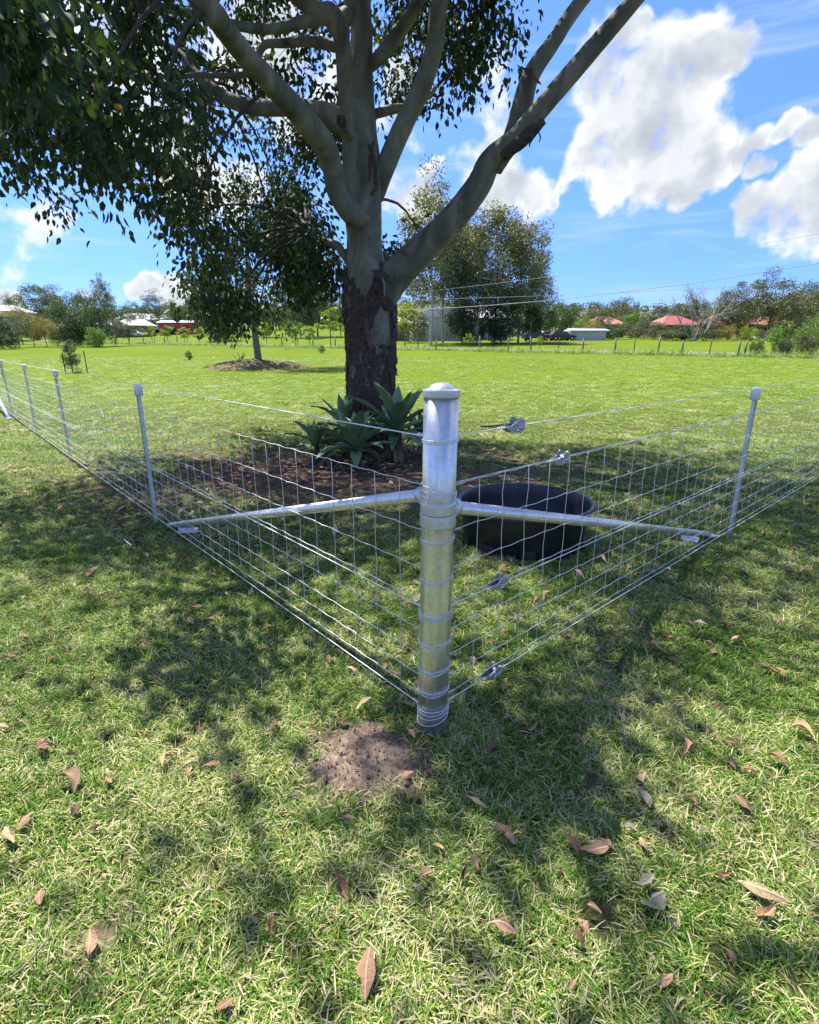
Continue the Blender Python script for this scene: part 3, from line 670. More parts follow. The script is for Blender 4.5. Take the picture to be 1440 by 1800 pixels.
    def accept_shadow(P, soft):
        (sx, sy, sd), G = shadow_px(P); vis = (sd > .3) & np.isfinite(sx)
        t = np.where(vis, shade(np.nan_to_num(sx), np.nan_to_num(sy)), .14); t = t * np.clip(1 + 1.4 * (.6 * wob(G[:, 0], G[:, 1], 12.) + .7 * wob(G[:, 1], G[:, 0], 21.)), .1, 2.4); t = np.where(G[:, 1] > 11.3, 0, t)
        for a, b2, wd in (((1.62, 3.2), (.5, 1.45), .10), ((.1, 1.8), (.62, 1.28), .10)):        # the brace pipe and the post stand in shade
            a = np.array(a); u = np.array(b2) - a; L_ = np.linalg.norm(u); u = u / L_; q = G[:, :2] - a; al = q @ u; pe = np.abs(q[:, 0] * u[1] - q[:, 1] * u[0])
            t = np.where((al > 0) & (al < L_) & (pe < wd), 1.3, t)
        return g.uniform(size=len(P)) < np.maximum(t, soft * (t > 0) + soft * .12)
    # hanging masses that the photograph shows
    def mass(poly, n, y0, y1, soft, ncl=0, sig=.28):
        lo, hi = poly.min(0), poly.max(0); out = []
        if ncl:
            cc = mass(poly, ncl, y0, y1, soft); k = g.integers(0, ncl, n); P = np.array(cc)[k] + g.normal(0, sig, (n, 3)) * [1, 1, .8]; P[:, 2] = np.maximum(P[:, 2], 1.75)
            return list(P)
        while len(out) < n:
            x = g.uniform(lo[0], hi[0], 4 * n); y = g.uniform(lo[1], hi[1], 4 * n); k = inside(poly, x, y); x, y = x[k], y[k]
            Y = g.uniform(y0, y1, len(x)); P = np.array([atY(a, b, c) for a, b, c in zip(x, y, Y)])
            gap = np.sin(P[:, 0] * 3.1 + P[:, 1] * 1.3) + np.sin(P[:, 2] * 3.7 + P[:, 0] * 1.7) + np.sin(P[:, 1] * 2.9 - P[:, 2] * 2.3)
            P = P[accept_shadow(P, soft) & (gap > -.25) & (P[:, 2] > 1.75)]; out += list(P)
        return out[:n]
    poly_a = np.array([(-40, -40), (-40, 315), (60, 325), (115, 345), (150, 410), (190, 445), (240, 445), (262, 430), (320, 440), (350, 300), (300, 100), (280, -40)], float)
    poly_b = np.array([(280, -40), (300, 100), (340, 330), (330, 500), (380, 545), (480, 545), (560, 500), (605, 420), (612, 300), (600, 200), (640, 120), (640, -40)], float)
    vis = mass(poly_a, 170, 4.8, 9.2, .3, 36, .24) + mass(poly_b, 215, 8.3, 11, .75, 46, .25) + mass(np.array([(-60, -40), (-60, 290), (50, 280), (90, 230), (80, 100), (110, -40)], float), 20, 2.9, 4.2, .9) + mass(poly_r, 80, 7.6, 10, .75, 20, .22) + mass(poly_s, 14, 8.2, 9.2, .9)
    vis += mass(np.array([(330, 400), (560, 380), (600, 480), (520, 540), (360, 545)], float), 75, 7.6, 9.6, .9)
    # the crown above
    hid = []
    while len(hid) < 3700:
        n = 6000; u = g.normal(size=(n, 3)); u /= np.linalg.norm(u, axis=1)[:, None]; P = u * (g.uniform(size=n) ** .4)[:, None] * [7.6, 7.2, 3.9] + [-1.3, 5.6, 7.2]
        P = P[P[:, 2] > 4.2]; x, y, dep = proj(P); infr = (dep > .2) & (x > -60) & (x < 1500) & (y > -170)
        P = P[~np.nan_to_num(infr, nan=False).astype(bool)]
        gap = np.sin(P[:, 0] * 2.1 + 1) + np.sin(P[:, 1] * 2.3) + np.sin(P[:, 2] * 2.7 + P[:, 0])
        hid += list(P[accept_shadow(P, 0.) & (gap > -.7)])
    hid = hid[:3700]
    for k in range(70):                                    # leaf clumps added out of view to shade the brace pipe and post
        q = np.array([.1, 1.8, 1.2 * g.uniform()]) if k % 3 == 0 else np.array([.15, 1.85, .87]) + (np.array([2.3, 3.97, .03]) - [.15, 1.85, .87]) * g.uniform(0, .8)
        hid.append(q + SDIR * g.uniform(6.2, 9.5) + g.normal(0, .07, 3))
    LT = np.array([(0, 0, 0), (-.5, .32, .05), (0, .32, -.06), (.5, .32, .05), (-.36, .68, .03), (0, .68, -.08), (.36, .68, .03), (.06, 1, -.16)], float)
    LF = [(0, 2, 1), (0, 3, 2), (1, 2, 5, 4), (2, 3, 6, 5), (4, 5, 7), (5, 6, 7)]
    LT2 = np.array([(0, 0, 0), (-.5, .45, 0), (.5, .45, 0), (0, 1, -.1)], float); LF2 = [(0, 2, 3, 1)]
    def leaves(C, per, spread, droop):
        N = len(C); k = np.repeat(np.arange(N), per); o = g.normal(size=(N * per, 3)) * spread * [1, 1, .85]; o[:, 2] -= np.abs(g.normal(0, spread * .5, N * per))
        P = C[k] + o; A = o / (np.linalg.norm(o, axis=1)[:, None] + 1e-6) * .7 + g.normal(size=o.shape) * .5; A[:, 2] -= droop
        Nn = g.normal(size=o.shape); Nn[:, 2] += .6; Fm = frames(A, Nn); ln = g.uniform(.06, .125, len(P)); wd = ln * g.uniform(.42, .62, len(P))
        Fm = Fm * np.stack([wd, ln, ln], -1)[:, None, :]; r_ = np.repeat(g.uniform(0, .35, N), per) + g.uniform(0, .55, len(P)); r_ = np.where(g.uniform(size=len(P)) < .03, g.uniform(.92, 1, len(P)), r_)
        return P, Fm, r_
    vis = np.array(vis); hid = np.array(hid)
    P, Fm, r_ = leaves(vis, 42, .15, 1.0)
    x, y, dep = proj(P); infr = (dep > .5) & (x > 0) & (x < 1440) & (y > 0) & (y < 640)
    size = np.where(infr, np.linalg.norm(Fm[:, :, 1], axis=1) / np.maximum(dep, .1), 0); big = np.argsort(-size)[:300]
    keep = np.ones(len(P), bool); keep[big] = False
    V, L, S = replicate(LT, LF, Fm[keep], P[keep] - off)
    fol = link('foliage', mesh_np('foliage', V, L, S, np.repeat(r_[keep], 8), True), M['gum_leaf'], root); tag(fol, kind='stuff')
    vm = []
    for q in range(12):
        w = LT.copy(); w[:, 2] += g.normal(0, .03, 8); me = mesh_np('leaf', w, [i for f in LF for i in f], [len(f) for f in LF], np.full(8, q / 12 * .9), True); me.materials.append(M['gum_leaf']); vm.append(me)
    for j in big:
        o = link('leaf', vm[int(r_[j] * 11.9) % 12], None, fol); m4 = Matrix(Fm[j].tolist()).to_4x4(); m4.translation = Vector(P[j] - off); o.matrix_local = m4
    P, Fm, r_ = leaves(hid, 12, .16, .8); Fm *= 1.28
    V, L, S = replicate(LT2, LF2, Fm, P - off)
    tag(link('foliage', mesh_np('upper_foliage', V, L, S, np.repeat(r_, 4), True), M['gum_leaf'], root), kind='stuff')
    # ---- branchlets and twigs carrying the leaf clumps
    tw = MB(); TV = []; TL = []; TS = []
    def kmeans(X, k):
        c = X[g.choice(len(X), k, replace=False)]
        for _ in range(8):
            a = np.argmin(((X[:, None] - c[None]) ** 2).sum(-1), 1); c = np.array([X[a == i].mean(0) if (a == i).any() else c[i] for i in range(k)])
        return c, a
    def seg(a, b2, r0, r1, sag, sides):
        n = 6; t = np.linspace(0, 1, n)[:, None]; Q = a + (b2 - a) * t; Q = Q + g.normal(0, .02, 3) * np.sin(t * 3.14); Q[:, 2] += (sag * np.sin(t * 3.14) * np.linalg.norm(b2 - a))[:, 0]
        tw.tube(Q - off, np.linspace(r0, r1, n), sides, caps=False); return Q
    for X, k, rb in ((vis, 70, .022), (hid, 110, .009)):
        c, a = kmeans(X, k)
        for i in range(k):
            q = LP[np.argmin(((LP - c[i]) ** 2).sum(1))]; mem = X[a == i]
            if not len(mem): continue
            Q = seg(q, c[i], rb, rb * .45, .12, 6)
            for p in mem:
                s = Q[np.argmin(((Q - p) ** 2).sum(1))]; seg(s, p, .006, .003, .08, 4)
    tag(tw.build('twigs', M['twig'], root), kind='stuff')
build_gum()

# ================================================================== THE FENCE
PC = np.array([.0885, 1.787, 0.]); DL = np.array([math.sin(R(-41)), math.cos(R(-41)), 0]); DR = np.array([math.sin(R(47.66)), math.cos(R(47.66)), 0])
LINES = [.958, .792, .647, .515, .398, .288, .197, .116]; TOPW = 1.128
LEAN = np.array([.011, 0, 0])           # the post leans a little to the right
def ax(z): return PC + LEAN * z + np.array([0, 0, z])
def build_corner():
    root = empty('corner_post', PC); tag(root, 'thick round galvanised corner post with domed cap in the foreground', 'fence post')
    def w(P): return np.asarray(P) - PC
    MB().tube([w(ax(z)) for z in (-.06, .3, .6, .9, 1.27)], .057, 48, caps=True).build('pipe', M['zinc'], root)
    prof = [(.0565, 1.262), (.0605, 1.262), (.0610, 1.268), (.0610, 1.282), (.0598, 1.2845), (.046, 1.287), (.0455, 1.2872), (.036, 1.2965), (.026, 1.3025), (.014, 1.3055), (.001, 1.3065)]
    MB().lathe(prof, 48, LEAN * 1.28, smooth=False).build('cap', M['zinc_dull'], root)
    def band(z0, z1, nm):
        MB().lathe([(.0572, z0), (.0615, z0), (.0618, z0 + .004), (.0618, z1 - .004), (.0615, z1), (.0572, z1)], 48, LEAN * z0).build(nm, M['zinc_dull'], root)
    band(.874, .914, 'clamp_band'); band(.828, .871, 'clamp_band')
    for k, (an, z) in enumerate(((-2.0, .893), (-1.2, .886), (-1.45, .85), (-2.3, .848), (-.9, .852))):
        n = np.array([math.cos(an), math.sin(an), 0]); mb = MB(); mb.box(n * .0622 + [LEAN[0] * z, 0, z], (.012, .004, .007), np.column_stack([np.cross([0, 0, 1], n), n, [0, 0, 1]])); mb.build('clamp_lug', M['zinc'], root)
    g = np.random.default_rng(2)
    def ring(z, r_=.0592, tilt=.008, wr=.0016, mat='wire', ph=0., z2=0.):
        a = np.linspace(0, 2 * math.pi, 49)[:-1]; P = np.stack([np.cos(a) * r_, np.sin(a) * r_, z + tilt * np.cos(a - ph) + z2 * np.maximum(0, np.cos(a + 1.57)) ** 3], -1) + LEAN * z
        MB().tube(P, wr, 6, closed=True).build('wire_wrap', M[mat], root)
    ring(TOPW - .001, mat='white_wire', wr=.0021, tilt=.002); ring(TOPW - .0085, mat='white_wire', wr=.0021, tilt=.002)
    for z, k in zip((.962, .950, .943, .936), range(4)): ring(z, tilt=.012 * (k - 1.3), ph=.4 * k)
    ring(.871, r_=.0628, tilt=.002); ring(.925, r_=.060, tilt=.03, ph=1.)
    for z in LINES[1:]:
        ring(z - .006, tilt=.006, ph=.2); ring(z - .016, tilt=.010, ph=-.5, z2=-.012)
    ring(LINES[3] - .03, tilt=.004); ring(LINES[7] - .032, tilt=.014, ph=.4); ring(LINES[7] - .055, tilt=.02, ph=.4)
    # the upright wire tail tied down the face of the post
    P = [ax(z) + np.array([-.0375 + .004 * math.sin(z * 20), -.0475, 0]) - PC for z in np.linspace(.80, .945, 9)]
    MB().tube(P, .0014, 5).build('wire_tail', M['wire'], root)
    for s, mat in ((-1, M['white_wire']), (1, M['white_wire'])):
        pass
    return root
build_corner()
POSTS_L = [3.41, 6.85, 9.54, 12.5, 15.6]; POSTS_R = [3.25, 6.65]
def line_post_mesh(h):
    mb = MB(); t = .0022; c = [(-.021, -.012), (-.021, .010), (-.008, .014), (-.004, .006), (.004, .006), (.008, .014), (.021, .010), (.021, -.012)]
    o = [(x * (1 + .0 if abs(x) < .01 else 1), y) for x, y in c]; inner = [(x * .88, y - t) for x, y in c]
    mb.prism(o + inner[::-1], h, c=(0, 0, h / 2 - .02)); return mb.mesh('channel')
def build_posts():
    ch = line_post_mesh(1.08); ch.materials.append(M['zinc_dull'])
    cap = MB(); cap.lathe([(.0001, .085), (.026, .085), (.0300, .081), (.0315, .074), (.0315, .0), (.0275, .0), (.0275, .07)], 24); cm = cap.mesh('cap'); cm.materials.append(M['white_cap'])
    sl_ = MB()
    for z in np.arange(.10, 1.0, .048): sl_.box((-.0145, -.0135, z), (.0055, .002, .010)); sl_.box((.0145, -.0135, z + .02), (.0055, .002, .010))
    sm = sl_.mesh('wire_slots'); sm.materials.append(M['white_wire'])
    labs = ['steel line post with white cap, nearest on the left fence run', 'second white-capped steel line post along the left fence run', 'third white-capped steel line post along the left fence run', 'farthest white-capped steel line post at the left edge', 'white-capped steel end post beyond the left edge']
    labr = ['white-capped steel line post on the right fence run', 'white-capped steel line post beyond the right edge']
    for Dv, dist, labels in ((DL, POSTS_L, labs), (DR, POSTS_R, labr)):
        n = np.array([-Dv[1], Dv[0], 0]); n = n if n[1] > 0 else -n
        for d, lb in zip(dist, labels):
            p = PC + Dv * d + n * .022; p[2] = float(gz(p[0], p[1]))
            rz = math.atan2(Dv[1], Dv[0]); rz = rz if Dv[0] > 0 else rz + math.pi
            o = empty('line_post', p, rz); tag(o, lb, 'fence post', 'white-capped line posts of the fence')
            o.rotation_euler = (random.gauss(0, .008), random.gauss(0, .010), rz)
            link('channel', ch, None, o); link('cap', cm, None, o, loc=(0, 0, 1.045)); link('wire_slots', sm, None, o)
build_posts()
def wire_pts(Dv, d0, d1, z, step, amp, ph=0.):
    ds = np.arange(d0, d1, step); P = PC + Dv * ds[:, None]; P[:, 2] = gz(P[:, 0], P[:, 1]) + z + amp * np.where(np.arange(len(ds)) % 2 == 0, 1, -1)
    return P
def helix(Dv, d0, d1, z, r_=.0045, turns=5):
    t = np.linspace(0, 1, turns * 7); d = d0 + (d1 - d0) * t; n = np.cross(Dv, [0, 0, 1]); a = t * turns * 6.28
    P = PC + Dv * d[:, None] + n * (r_ * np.cos(a))[:, None]; P[:, 2] = z + r_ * np.sin(a); return P
def build_mesh(Dv, length, name, label, right):
    root = empty(name, PC); tag(root, label, 'wire mesh', 'mesh runs of the fence')
    n = np.array([-Dv[1], Dv[0], 0]); n = n if n[1] < 0 else -n
    for i, z in enumerate(LINES):
        mb = MB(); P = wire_pts(Dv, .062, length, z, .075, .0024); P[0] = ax(z) + Dv * .0595; mb.tube(P - PC, .0016, 5)
        mb.tube(helix(Dv, .062, .062 + (.055 if right else .03), z, .0042, 4 if right else 2) + LEAN * z - PC, .0014, 5)
        mb.build('line_wire', M['wire'], root)
    st = []
    for v in range(4):
        mb = MB(); z = np.array(LINES[::-1]); zz = []; xx = []; yy = []
        for k in range(len(z) - 1):
            zz += [z[k], (z[k] + z[k + 1]) / 2]; xx += [0, random.gauss(0, .004)]; yy += [0, random.gauss(0, .003)]
        zz.append(z[-1]); xx.append(0); yy.append(0)
        mb.tube(np.stack([xx, yy, zz], -1), .0014, 5)
        for q in z:                                           # hinge knots
            a = np.linspace(0, 12.5, 14); mb.tube(np.stack([np.linspace(-.006, .006, 14), .003 * np.cos(a), q + .003 * np.sin(a)], -1), .0011, 4)
        me = mb.mesh('stay_wire'); me.materials.append(M['wire']); st.append(me)
    d = .19 if not right else .225; k = 0
    while d < length:
        p = Dv * d; gp = PC + p
        o = link('stay_wire', st[k % 4], None, root, loc=(p[0], p[1], float(gz(gp[0], gp[1]))), rot=(0, 0, math.atan2(Dv[1], Dv[0])))
        d += .15; k += 1
build_mesh(DL, 15.6, 'wire_mesh', 'hinged wire mesh running left from the corner post', False)
build_mesh(DR, 6.65, 'wire_mesh', 'hinged wire mesh running right from the corner post', True)
def plain_wire(Dv, z, length, label, mat='wire', r_=.0019, knot=.05, off=0.):
    root = empty('plain_wire', PC); tag(root, label, 'wire', 'plain strained fence wires')
    ds = np.concatenate([[.06], np.linspace(.1, length, 40)]); P = PC + Dv * ds[:, None]; P[:, 2] = z + gz(P[:, 0], P[:, 1])
    n = np.cross(Dv, [0, 0, 1]); n = n if n[1] < 0 else -n; P = P + n * off
    MB().tube(P - PC, r_, 6).build('strand', M[mat], root)
    MB().tube(helix(Dv, .062, .062 + knot, z, r_ * 2.4, 4) + n * off + LEAN * z - PC, r_ * .9, 5).build('knot', M[mat], root)
plain_wire(DL, TOPW, 15.6, 'plain white top wire of the left fence run', 'white_wire', .0024)
plain_wire(DR, TOPW, 6.65, 'plain top wire of the right fence run', 'white_wire', .0021, .03)
plain_wire(DL, LINES[3] - .022, 15.6, 'plain belly wire halfway up the left mesh', 'white_wire', .0019, off=.004)
plain_wire(DR, LINES[3] - .018, 6.65, 'plain belly wire halfway up the right mesh', 'white_wire', .0019, off=.004)
plain_wire(DL, LINES[7] - .045, 15.6, 'plain bottom wire of the left fence run', 'white_wire', .0019, off=.004)
plain_wire(DR, LINES[7] - .03, 6.65, 'plain bottom wire of the right fence run', 'white_wire', .0019, off=.004)
plain_wire(DR, LINES[0] + .006, 6.65, 'plain wire along the top edge of the right mesh', 'wire', .0017, off=.004)
def strainer(d, z, label, tilt=0.):
    p = PC + DR * d + np.array([0, 0, z]); o = empty('wire_strainer', p, math.atan2(DR[1], DR[0])); o.rotation_euler[1] = tilt
    tag(o, label, 'wire strainer', 'ratchet strainers on the right fence run')
    side = [(-.062, -.004), (-.030, -.020), (.034, -.022), (.044, -.010), (.044, .012), (.036, .024), (.010, .022), (-.020, .010), (-.058, .006)]
    RX = np.array([[1, 0, 0], [0, 0, -1], [0, 1, 0]])
    for y in (-.015, .015): MB().prism(side, .0022, RX, (0, y, 0)).build('side_plate', M['zinc_cast'], o)
    MB().box((.006, 0, -.0205), (.07, .028, .0024)).box((.0435, 0, 0), (.0024, .028, .02)).build('bridge', M['zinc_cast'], o)
    MB().tube([(.012, -.019, .006), (.012, .019, .006)], .0105, 14).build('spool', M['zinc'], o)
    n = 14; P = []
    for k in range(n * 2): a = k * math.pi / n; r_ = .025 if k % 2 == 0 else .0185; P.append((r_ * math.cos(a), r_ * math.sin(a)))
    for y in (-.0185, .0185): MB().prism(P, .0035, RX, (.012, y, .010)).build('ratchet_wheel', M['zinc_cast'], o)
    Q = np.array([(-.045, -.018, .004), (-.01, -.0185, .022), (.028, -.0205, .026), (.036, -.0205, .008), (.012, -.0205, -.004), (-.02, -.018, .004)])
    MB().tube(catmull(Q, 4), .0015, 5).build('latch', M['white_wire'], o)
    MB().box((.0, -.0172, -.010), (.020, .0016, .010)).build('window_frame', M['white_wire'], o)
    a = np.linspace(0, 1, 30); MB().tube(np.stack([-.060 - .045 * a, .004 * np.cos(a * 30), .004 * np.sin(a * 30)], -1), .0015, 5).build('wire_end', M['wire'], o)
strainer(.418, TOPW, 'ratchet strainer on the top wire right of the corner post')
strainer(.752, LINES[0], 'ratchet strainer on the top edge wire of the right mesh')
strainer(.375, LINES[3] - .018, 'ratchet strainer on the belly wire right of the post')
strainer(.362, LINES[7] - .030, 'ratchet strainer low on the bottom wire near the grass')
def brace(Dv, z, foot, label, nm_out):
    root = empty('brace_pipe', foot); tag(root, label, 'brace', 'diagonal brace pipes of the fence')
    n = np.array([-Dv[1], Dv[0], 0]); n = n if n[1] > 0 else -n
    a = ax(z) + Dv * .085 + n * .02; b2 = np.array(foot) + [0, 0, .03]
    u = (b2 - a) / np.linalg.norm(b2 - a)
    MB().tube([a + u * .02 - foot, (a + b2) / 2 - foot, b2 - foot], .0242, 24).build('pipe', M['zinc'], root)
    MB().tube([a - u * .006 - foot, a - foot, a + u * .024 - foot, a + u * .028 - foot], [.010, .033, .0335, .0265], 24).build('end_cup', M['zinc_dull'], root)
    MB().tube([ax(z) + Dv * .055 - foot, a + u * .004 - foot], .013, 10).build('lug', M['zinc_dull'], root)
    return root
fl = onground(300, 930); fr = onground(1243, 946)
bl_ = brace(DL, .915, fl, 'galvanised brace pipe sloping left from the corner post to the ground', 1)
br_ = brace(DR, .872, fr, 'galvanised brace pipe sloping right from the corner post past the tub', 1)
def plate(px, py, w, d, rz, tilt, parent, z=.03, label=None):
    p = onground(px, py); o = MB().box((0, 0, 0), (w, d, .004)).build('foot_plate', M['plate'], parent)
    o.location = Vector(p + [0, 0, z]) - parent.location; o.rotation_euler = (tilt, .06, rz)
plate(331, 938, .15, .09, .25, .16, bl_, .026); plate(1212, 952, .12, .08, -.5, .2, br_, .026); plate(1252, 948, .11, .07, .6, -.2, br_, .028)
# far end of the left run: another brace pipe
e0 = onground(17, 737); e1 = PC + DL * 15.4 + np.array([-.25, .1, .95]); rt = empty('brace_pipe', e0); tag(rt, 'white brace pipe at the far left end of the fence', 'brace', 'diagonal brace pipes of the fence')
MB().tube([(0, 0, .0), (e1 - e0) / 2, e1 - e0], .034, 16).build('pipe', M['white_wire'], rt)
MB().tube([(0, 0, -.02), (0, 0, .03)], .05, 12).build('foot', M['plate'], rt)

# ================================================================== TUB
def build_tub():
    c = np.array([.865, 3.945, 0]); o = empty('feed_tub', c); tag(o, 'large round black plastic tub standing on the grass inside the fence', 'tub')
    h = .315
    MB().lathe([(.001, .02), (.425, .02), (.432, .0), (.440, .012), (.447, .07), (.452, .075), (.470, h * .72), (.474, h * .74), (.480, h - .035)], 64).build('wall', M['black_plastic'], o)
    MB().lathe([(.480, h - .035), (.503, h - .034), (.506, h - .026), (.505, h - .004), (.500, h + .002), (.488, h + .003), (.478, h - .002), (.474, h - .02)], 64).build('rim', M['black_plastic'], o)
    MB().lathe([(.474, h - .02), (.466, h - .05), (.462, h * .7), (.436, .06), (.42, .035), (.001, .032)], 64).build('inside', M['black_plastic'], o)
    for k in range(10):
        a = k * .628 + .2; n = np.array([math.cos(a), math.sin(a), 0]); MB().box(n * .442 + [0, 0, .035], (.10, .03, .07), np.column_stack([np.cross([0, 0, 1], n), n, [0, 0, 1]])).build('foot', M['black_plastic'], o)
build_tub()

# ================================================================== AGAVES
def agave_leaf_mesh(L, W, e0, bend, g, fold=.35):
    n, m = 12, 5; V = []; pos = np.zeros(3); el = e0
    for i in range(n):
        t = i / (n - 1); w = W * (0.42 + .58 * math.sin(min(1, t / .55) * 1.57)) * (1 - max(0, (t - .5) / .5) ** 1.8); w = max(w, .001)
        nr = np.array([-math.sin(el), 0, math.cos(el)])
        for k in range(m):
            u = k / (m - 1) * 2 - 1; V.append(pos + np.array([0, u * w / 2, 0]) + nr * (fold * u * u * w * .5 - .004 * math.sin(i * 1.9 + u * 2)))
        pos = pos + np.array([math.cos(el), 0, math.sin(el)]) * L / (n - 1); el -= bend / (n - 1) * (.4 + 1.2 * t)
    Fs = [(i * m + k, i * m + k + 1, (i + 1) * m + k + 1, (i + 1) * m + k) for i in range(n - 1) for k in range(m - 1)]
    nV = len(V); V2 = V + [v - np.array([0, 0, .006]) for v in V]; Fs += [tuple(q + nV for q in f)[::-1] for f in Fs]
    me = mesh_np('leaf', np.array(V2), [i for f in Fs for i in f], [4] * len(Fs), np.full(len(V2), g.uniform(0, 1)), True); return me
def agave(px, py, Y, s, label, seed, n=20, stem=.16):
    g = np.random.default_rng(seed); b = base(px, Y); o = empty('agave', b); tag(o, label, 'agave', 'agaves at the foot of the gum tree')
    zc = max(.05, atY(px, py, Y)[2] - b[2])
    MB().tube([(0, 0, -.03), (.01, 0, zc * .5), (0, 0, zc + .02)], [.05 * s, .045 * s, .03 * s], 10).build('stem', M['twig'], o)
    ga = 2.39996
    for k in range(n):
        t = k / (n - 1); L = s * (.30 + .20 * math.sin(t * 2.6 + .3)) * g.uniform(.88, 1.1); e0 = 1.35 - 1.35 * t + g.normal(0, .08); W = L * g.uniform(.23, .29)
        me = agave_leaf_mesh(L, W, e0, .35 + .75 * t + g.normal(0, .1), g); me.materials.append(M['agave'])
        l = link('leaf', me, None, o, loc=(0, 0, zc - .05 * t * s), rot=(0, 0, k * ga + seed))
    for k in range(5):
        me = agave_leaf_mesh(s * g.uniform(.2, .33), .05 * s, -.6 - .6 * g.uniform(), .5, g, .9); me.materials.append(M['agave_dry'])
        link('withered_leaf', me, None, o, loc=(0, 0, zc * g.uniform(.3, .8)), rot=(0, 0, g.uniform(0, 6.28)))
agave(697, 752, 6.9, 1.5, 'tall agave rosette right in front of the trunk, beside the corner post', 3, 20)
agave(622, 785, 6.5, 1.3, 'wide agave rosette in front of the trunk with drooping grey leaves', 8, 20)
agave(550, 778, 6.8, .85, 'small agave at the left end of the clump', 12, 14)
agave(600, 745, 7.3, 1.1, 'agave half hidden behind the others on the left of the trunk', 17, 14)
agave(742, 762, 7.2, .95, 'agave mostly hidden behind the corner post', 23, 14)
agave(572, 778, 7.2, .62, 'agave between the small one and the trunk', 29, 12)

# ================================================================== TREES AND SHRUBS
QT = np.array([(-.5, 0, 0), (0, -.28, .05), (.5, 0, -.04), (0, .28, .05)], float); QF = [(0, 1, 2, 3)]
def crown_mesh(seed, W, H, z0, ncl, per, leaf, shell=.55, clr=.22, flat=.75, taper=0., hang=0.):
    """leaf clumps spread through a crown W wide and H tall whose foot is at z0"""
    g = np.random.default_rng(seed); u = g.normal(size=(ncl, 3)); u /= np.linalg.norm(u, axis=1)[:, None]
    r_ = (shell + (1 - shell) * g.uniform(size=ncl)) ** .8 * g.uniform(.72, 1.08, ncl); C = u * r_[:, None] * [W / 2, W / 2, H / 2] + [0, 0, z0 + H / 2]
    if taper: k = 1 - taper * np.clip((C[:, 2] - z0) / H, 0, 1); C[:, :2] *= k[:, None]
    cr = clr * min(W, H) * g.uniform(.6, 1.25, ncl); k = np.repeat(np.arange(ncl), per)
    o = g.normal(size=(len(k), 3)); o /= np.linalg.norm(o, axis=1)[:, None]; o *= (g.uniform(.25, 1, len(k)) ** .5)[:, None]
    P = C[k] + o * cr[k][:, None] * [1, 1, flat]; P[:, 2] -= hang * np.abs(g.normal(0, 1, len(k))) * cr[k]
    Fm = rand_rot(len(k), g=g) * (leaf * g.uniform(.6, 1.35, len(k)))[:, None, None]
    V, L, S = replicate(QT, QF, Fm, P); rn = np.clip(np.repeat(g.uniform(0, .55, ncl), per) + g.uniform(0, .45, len(k)), 0, 1)
    return mesh_np('crown', V, L, S, np.repeat(rn, 4), False), C
def trunk_mesh(seed, h, r_, C, nb=7, lean=0., stems=1, spread=.0):
    g = np.random.default_rng(seed + 900); mb = MB()
    for s in range(stems):
        a = s * 6.28 / max(1, stems) + g.uniform(0, 1); dx = np.array([math.cos(a), math.sin(a), 0]) * spread
        P = np.array([[0, 0, -.15], [0, 0, h * .02], dx * .5 + [lean * .4, 0, h * .35], dx + [lean * .7, 0, h * .7], dx * 1.2 + [lean, 0, h]]) + g.normal(0, .012 * h, (5, 3)) * [[0], [0], [1], [1], [1]]
        Q = catmull(P, 4); mb.tube(Q, np.linspace(r_, r_ * .28, len(Q)) / (stems ** .4), 8)
        if len(C):
            for c in C[g.choice(len(C), min(nb, len(C)), replace=False)]:
                i = int(len(Q) * g.uniform(.4, .9)); q = Q[i]; m = (q + c) / 2 + [0, 0, .05 * h]; rr = r_ * .3 / (stems ** .4)
                mb.tube(catmull(np.array([q, m, c]), 3), np.linspace(rr, rr * .2, 7), 5, caps=False)
    return mb.mesh('trunk')
_cache = {}
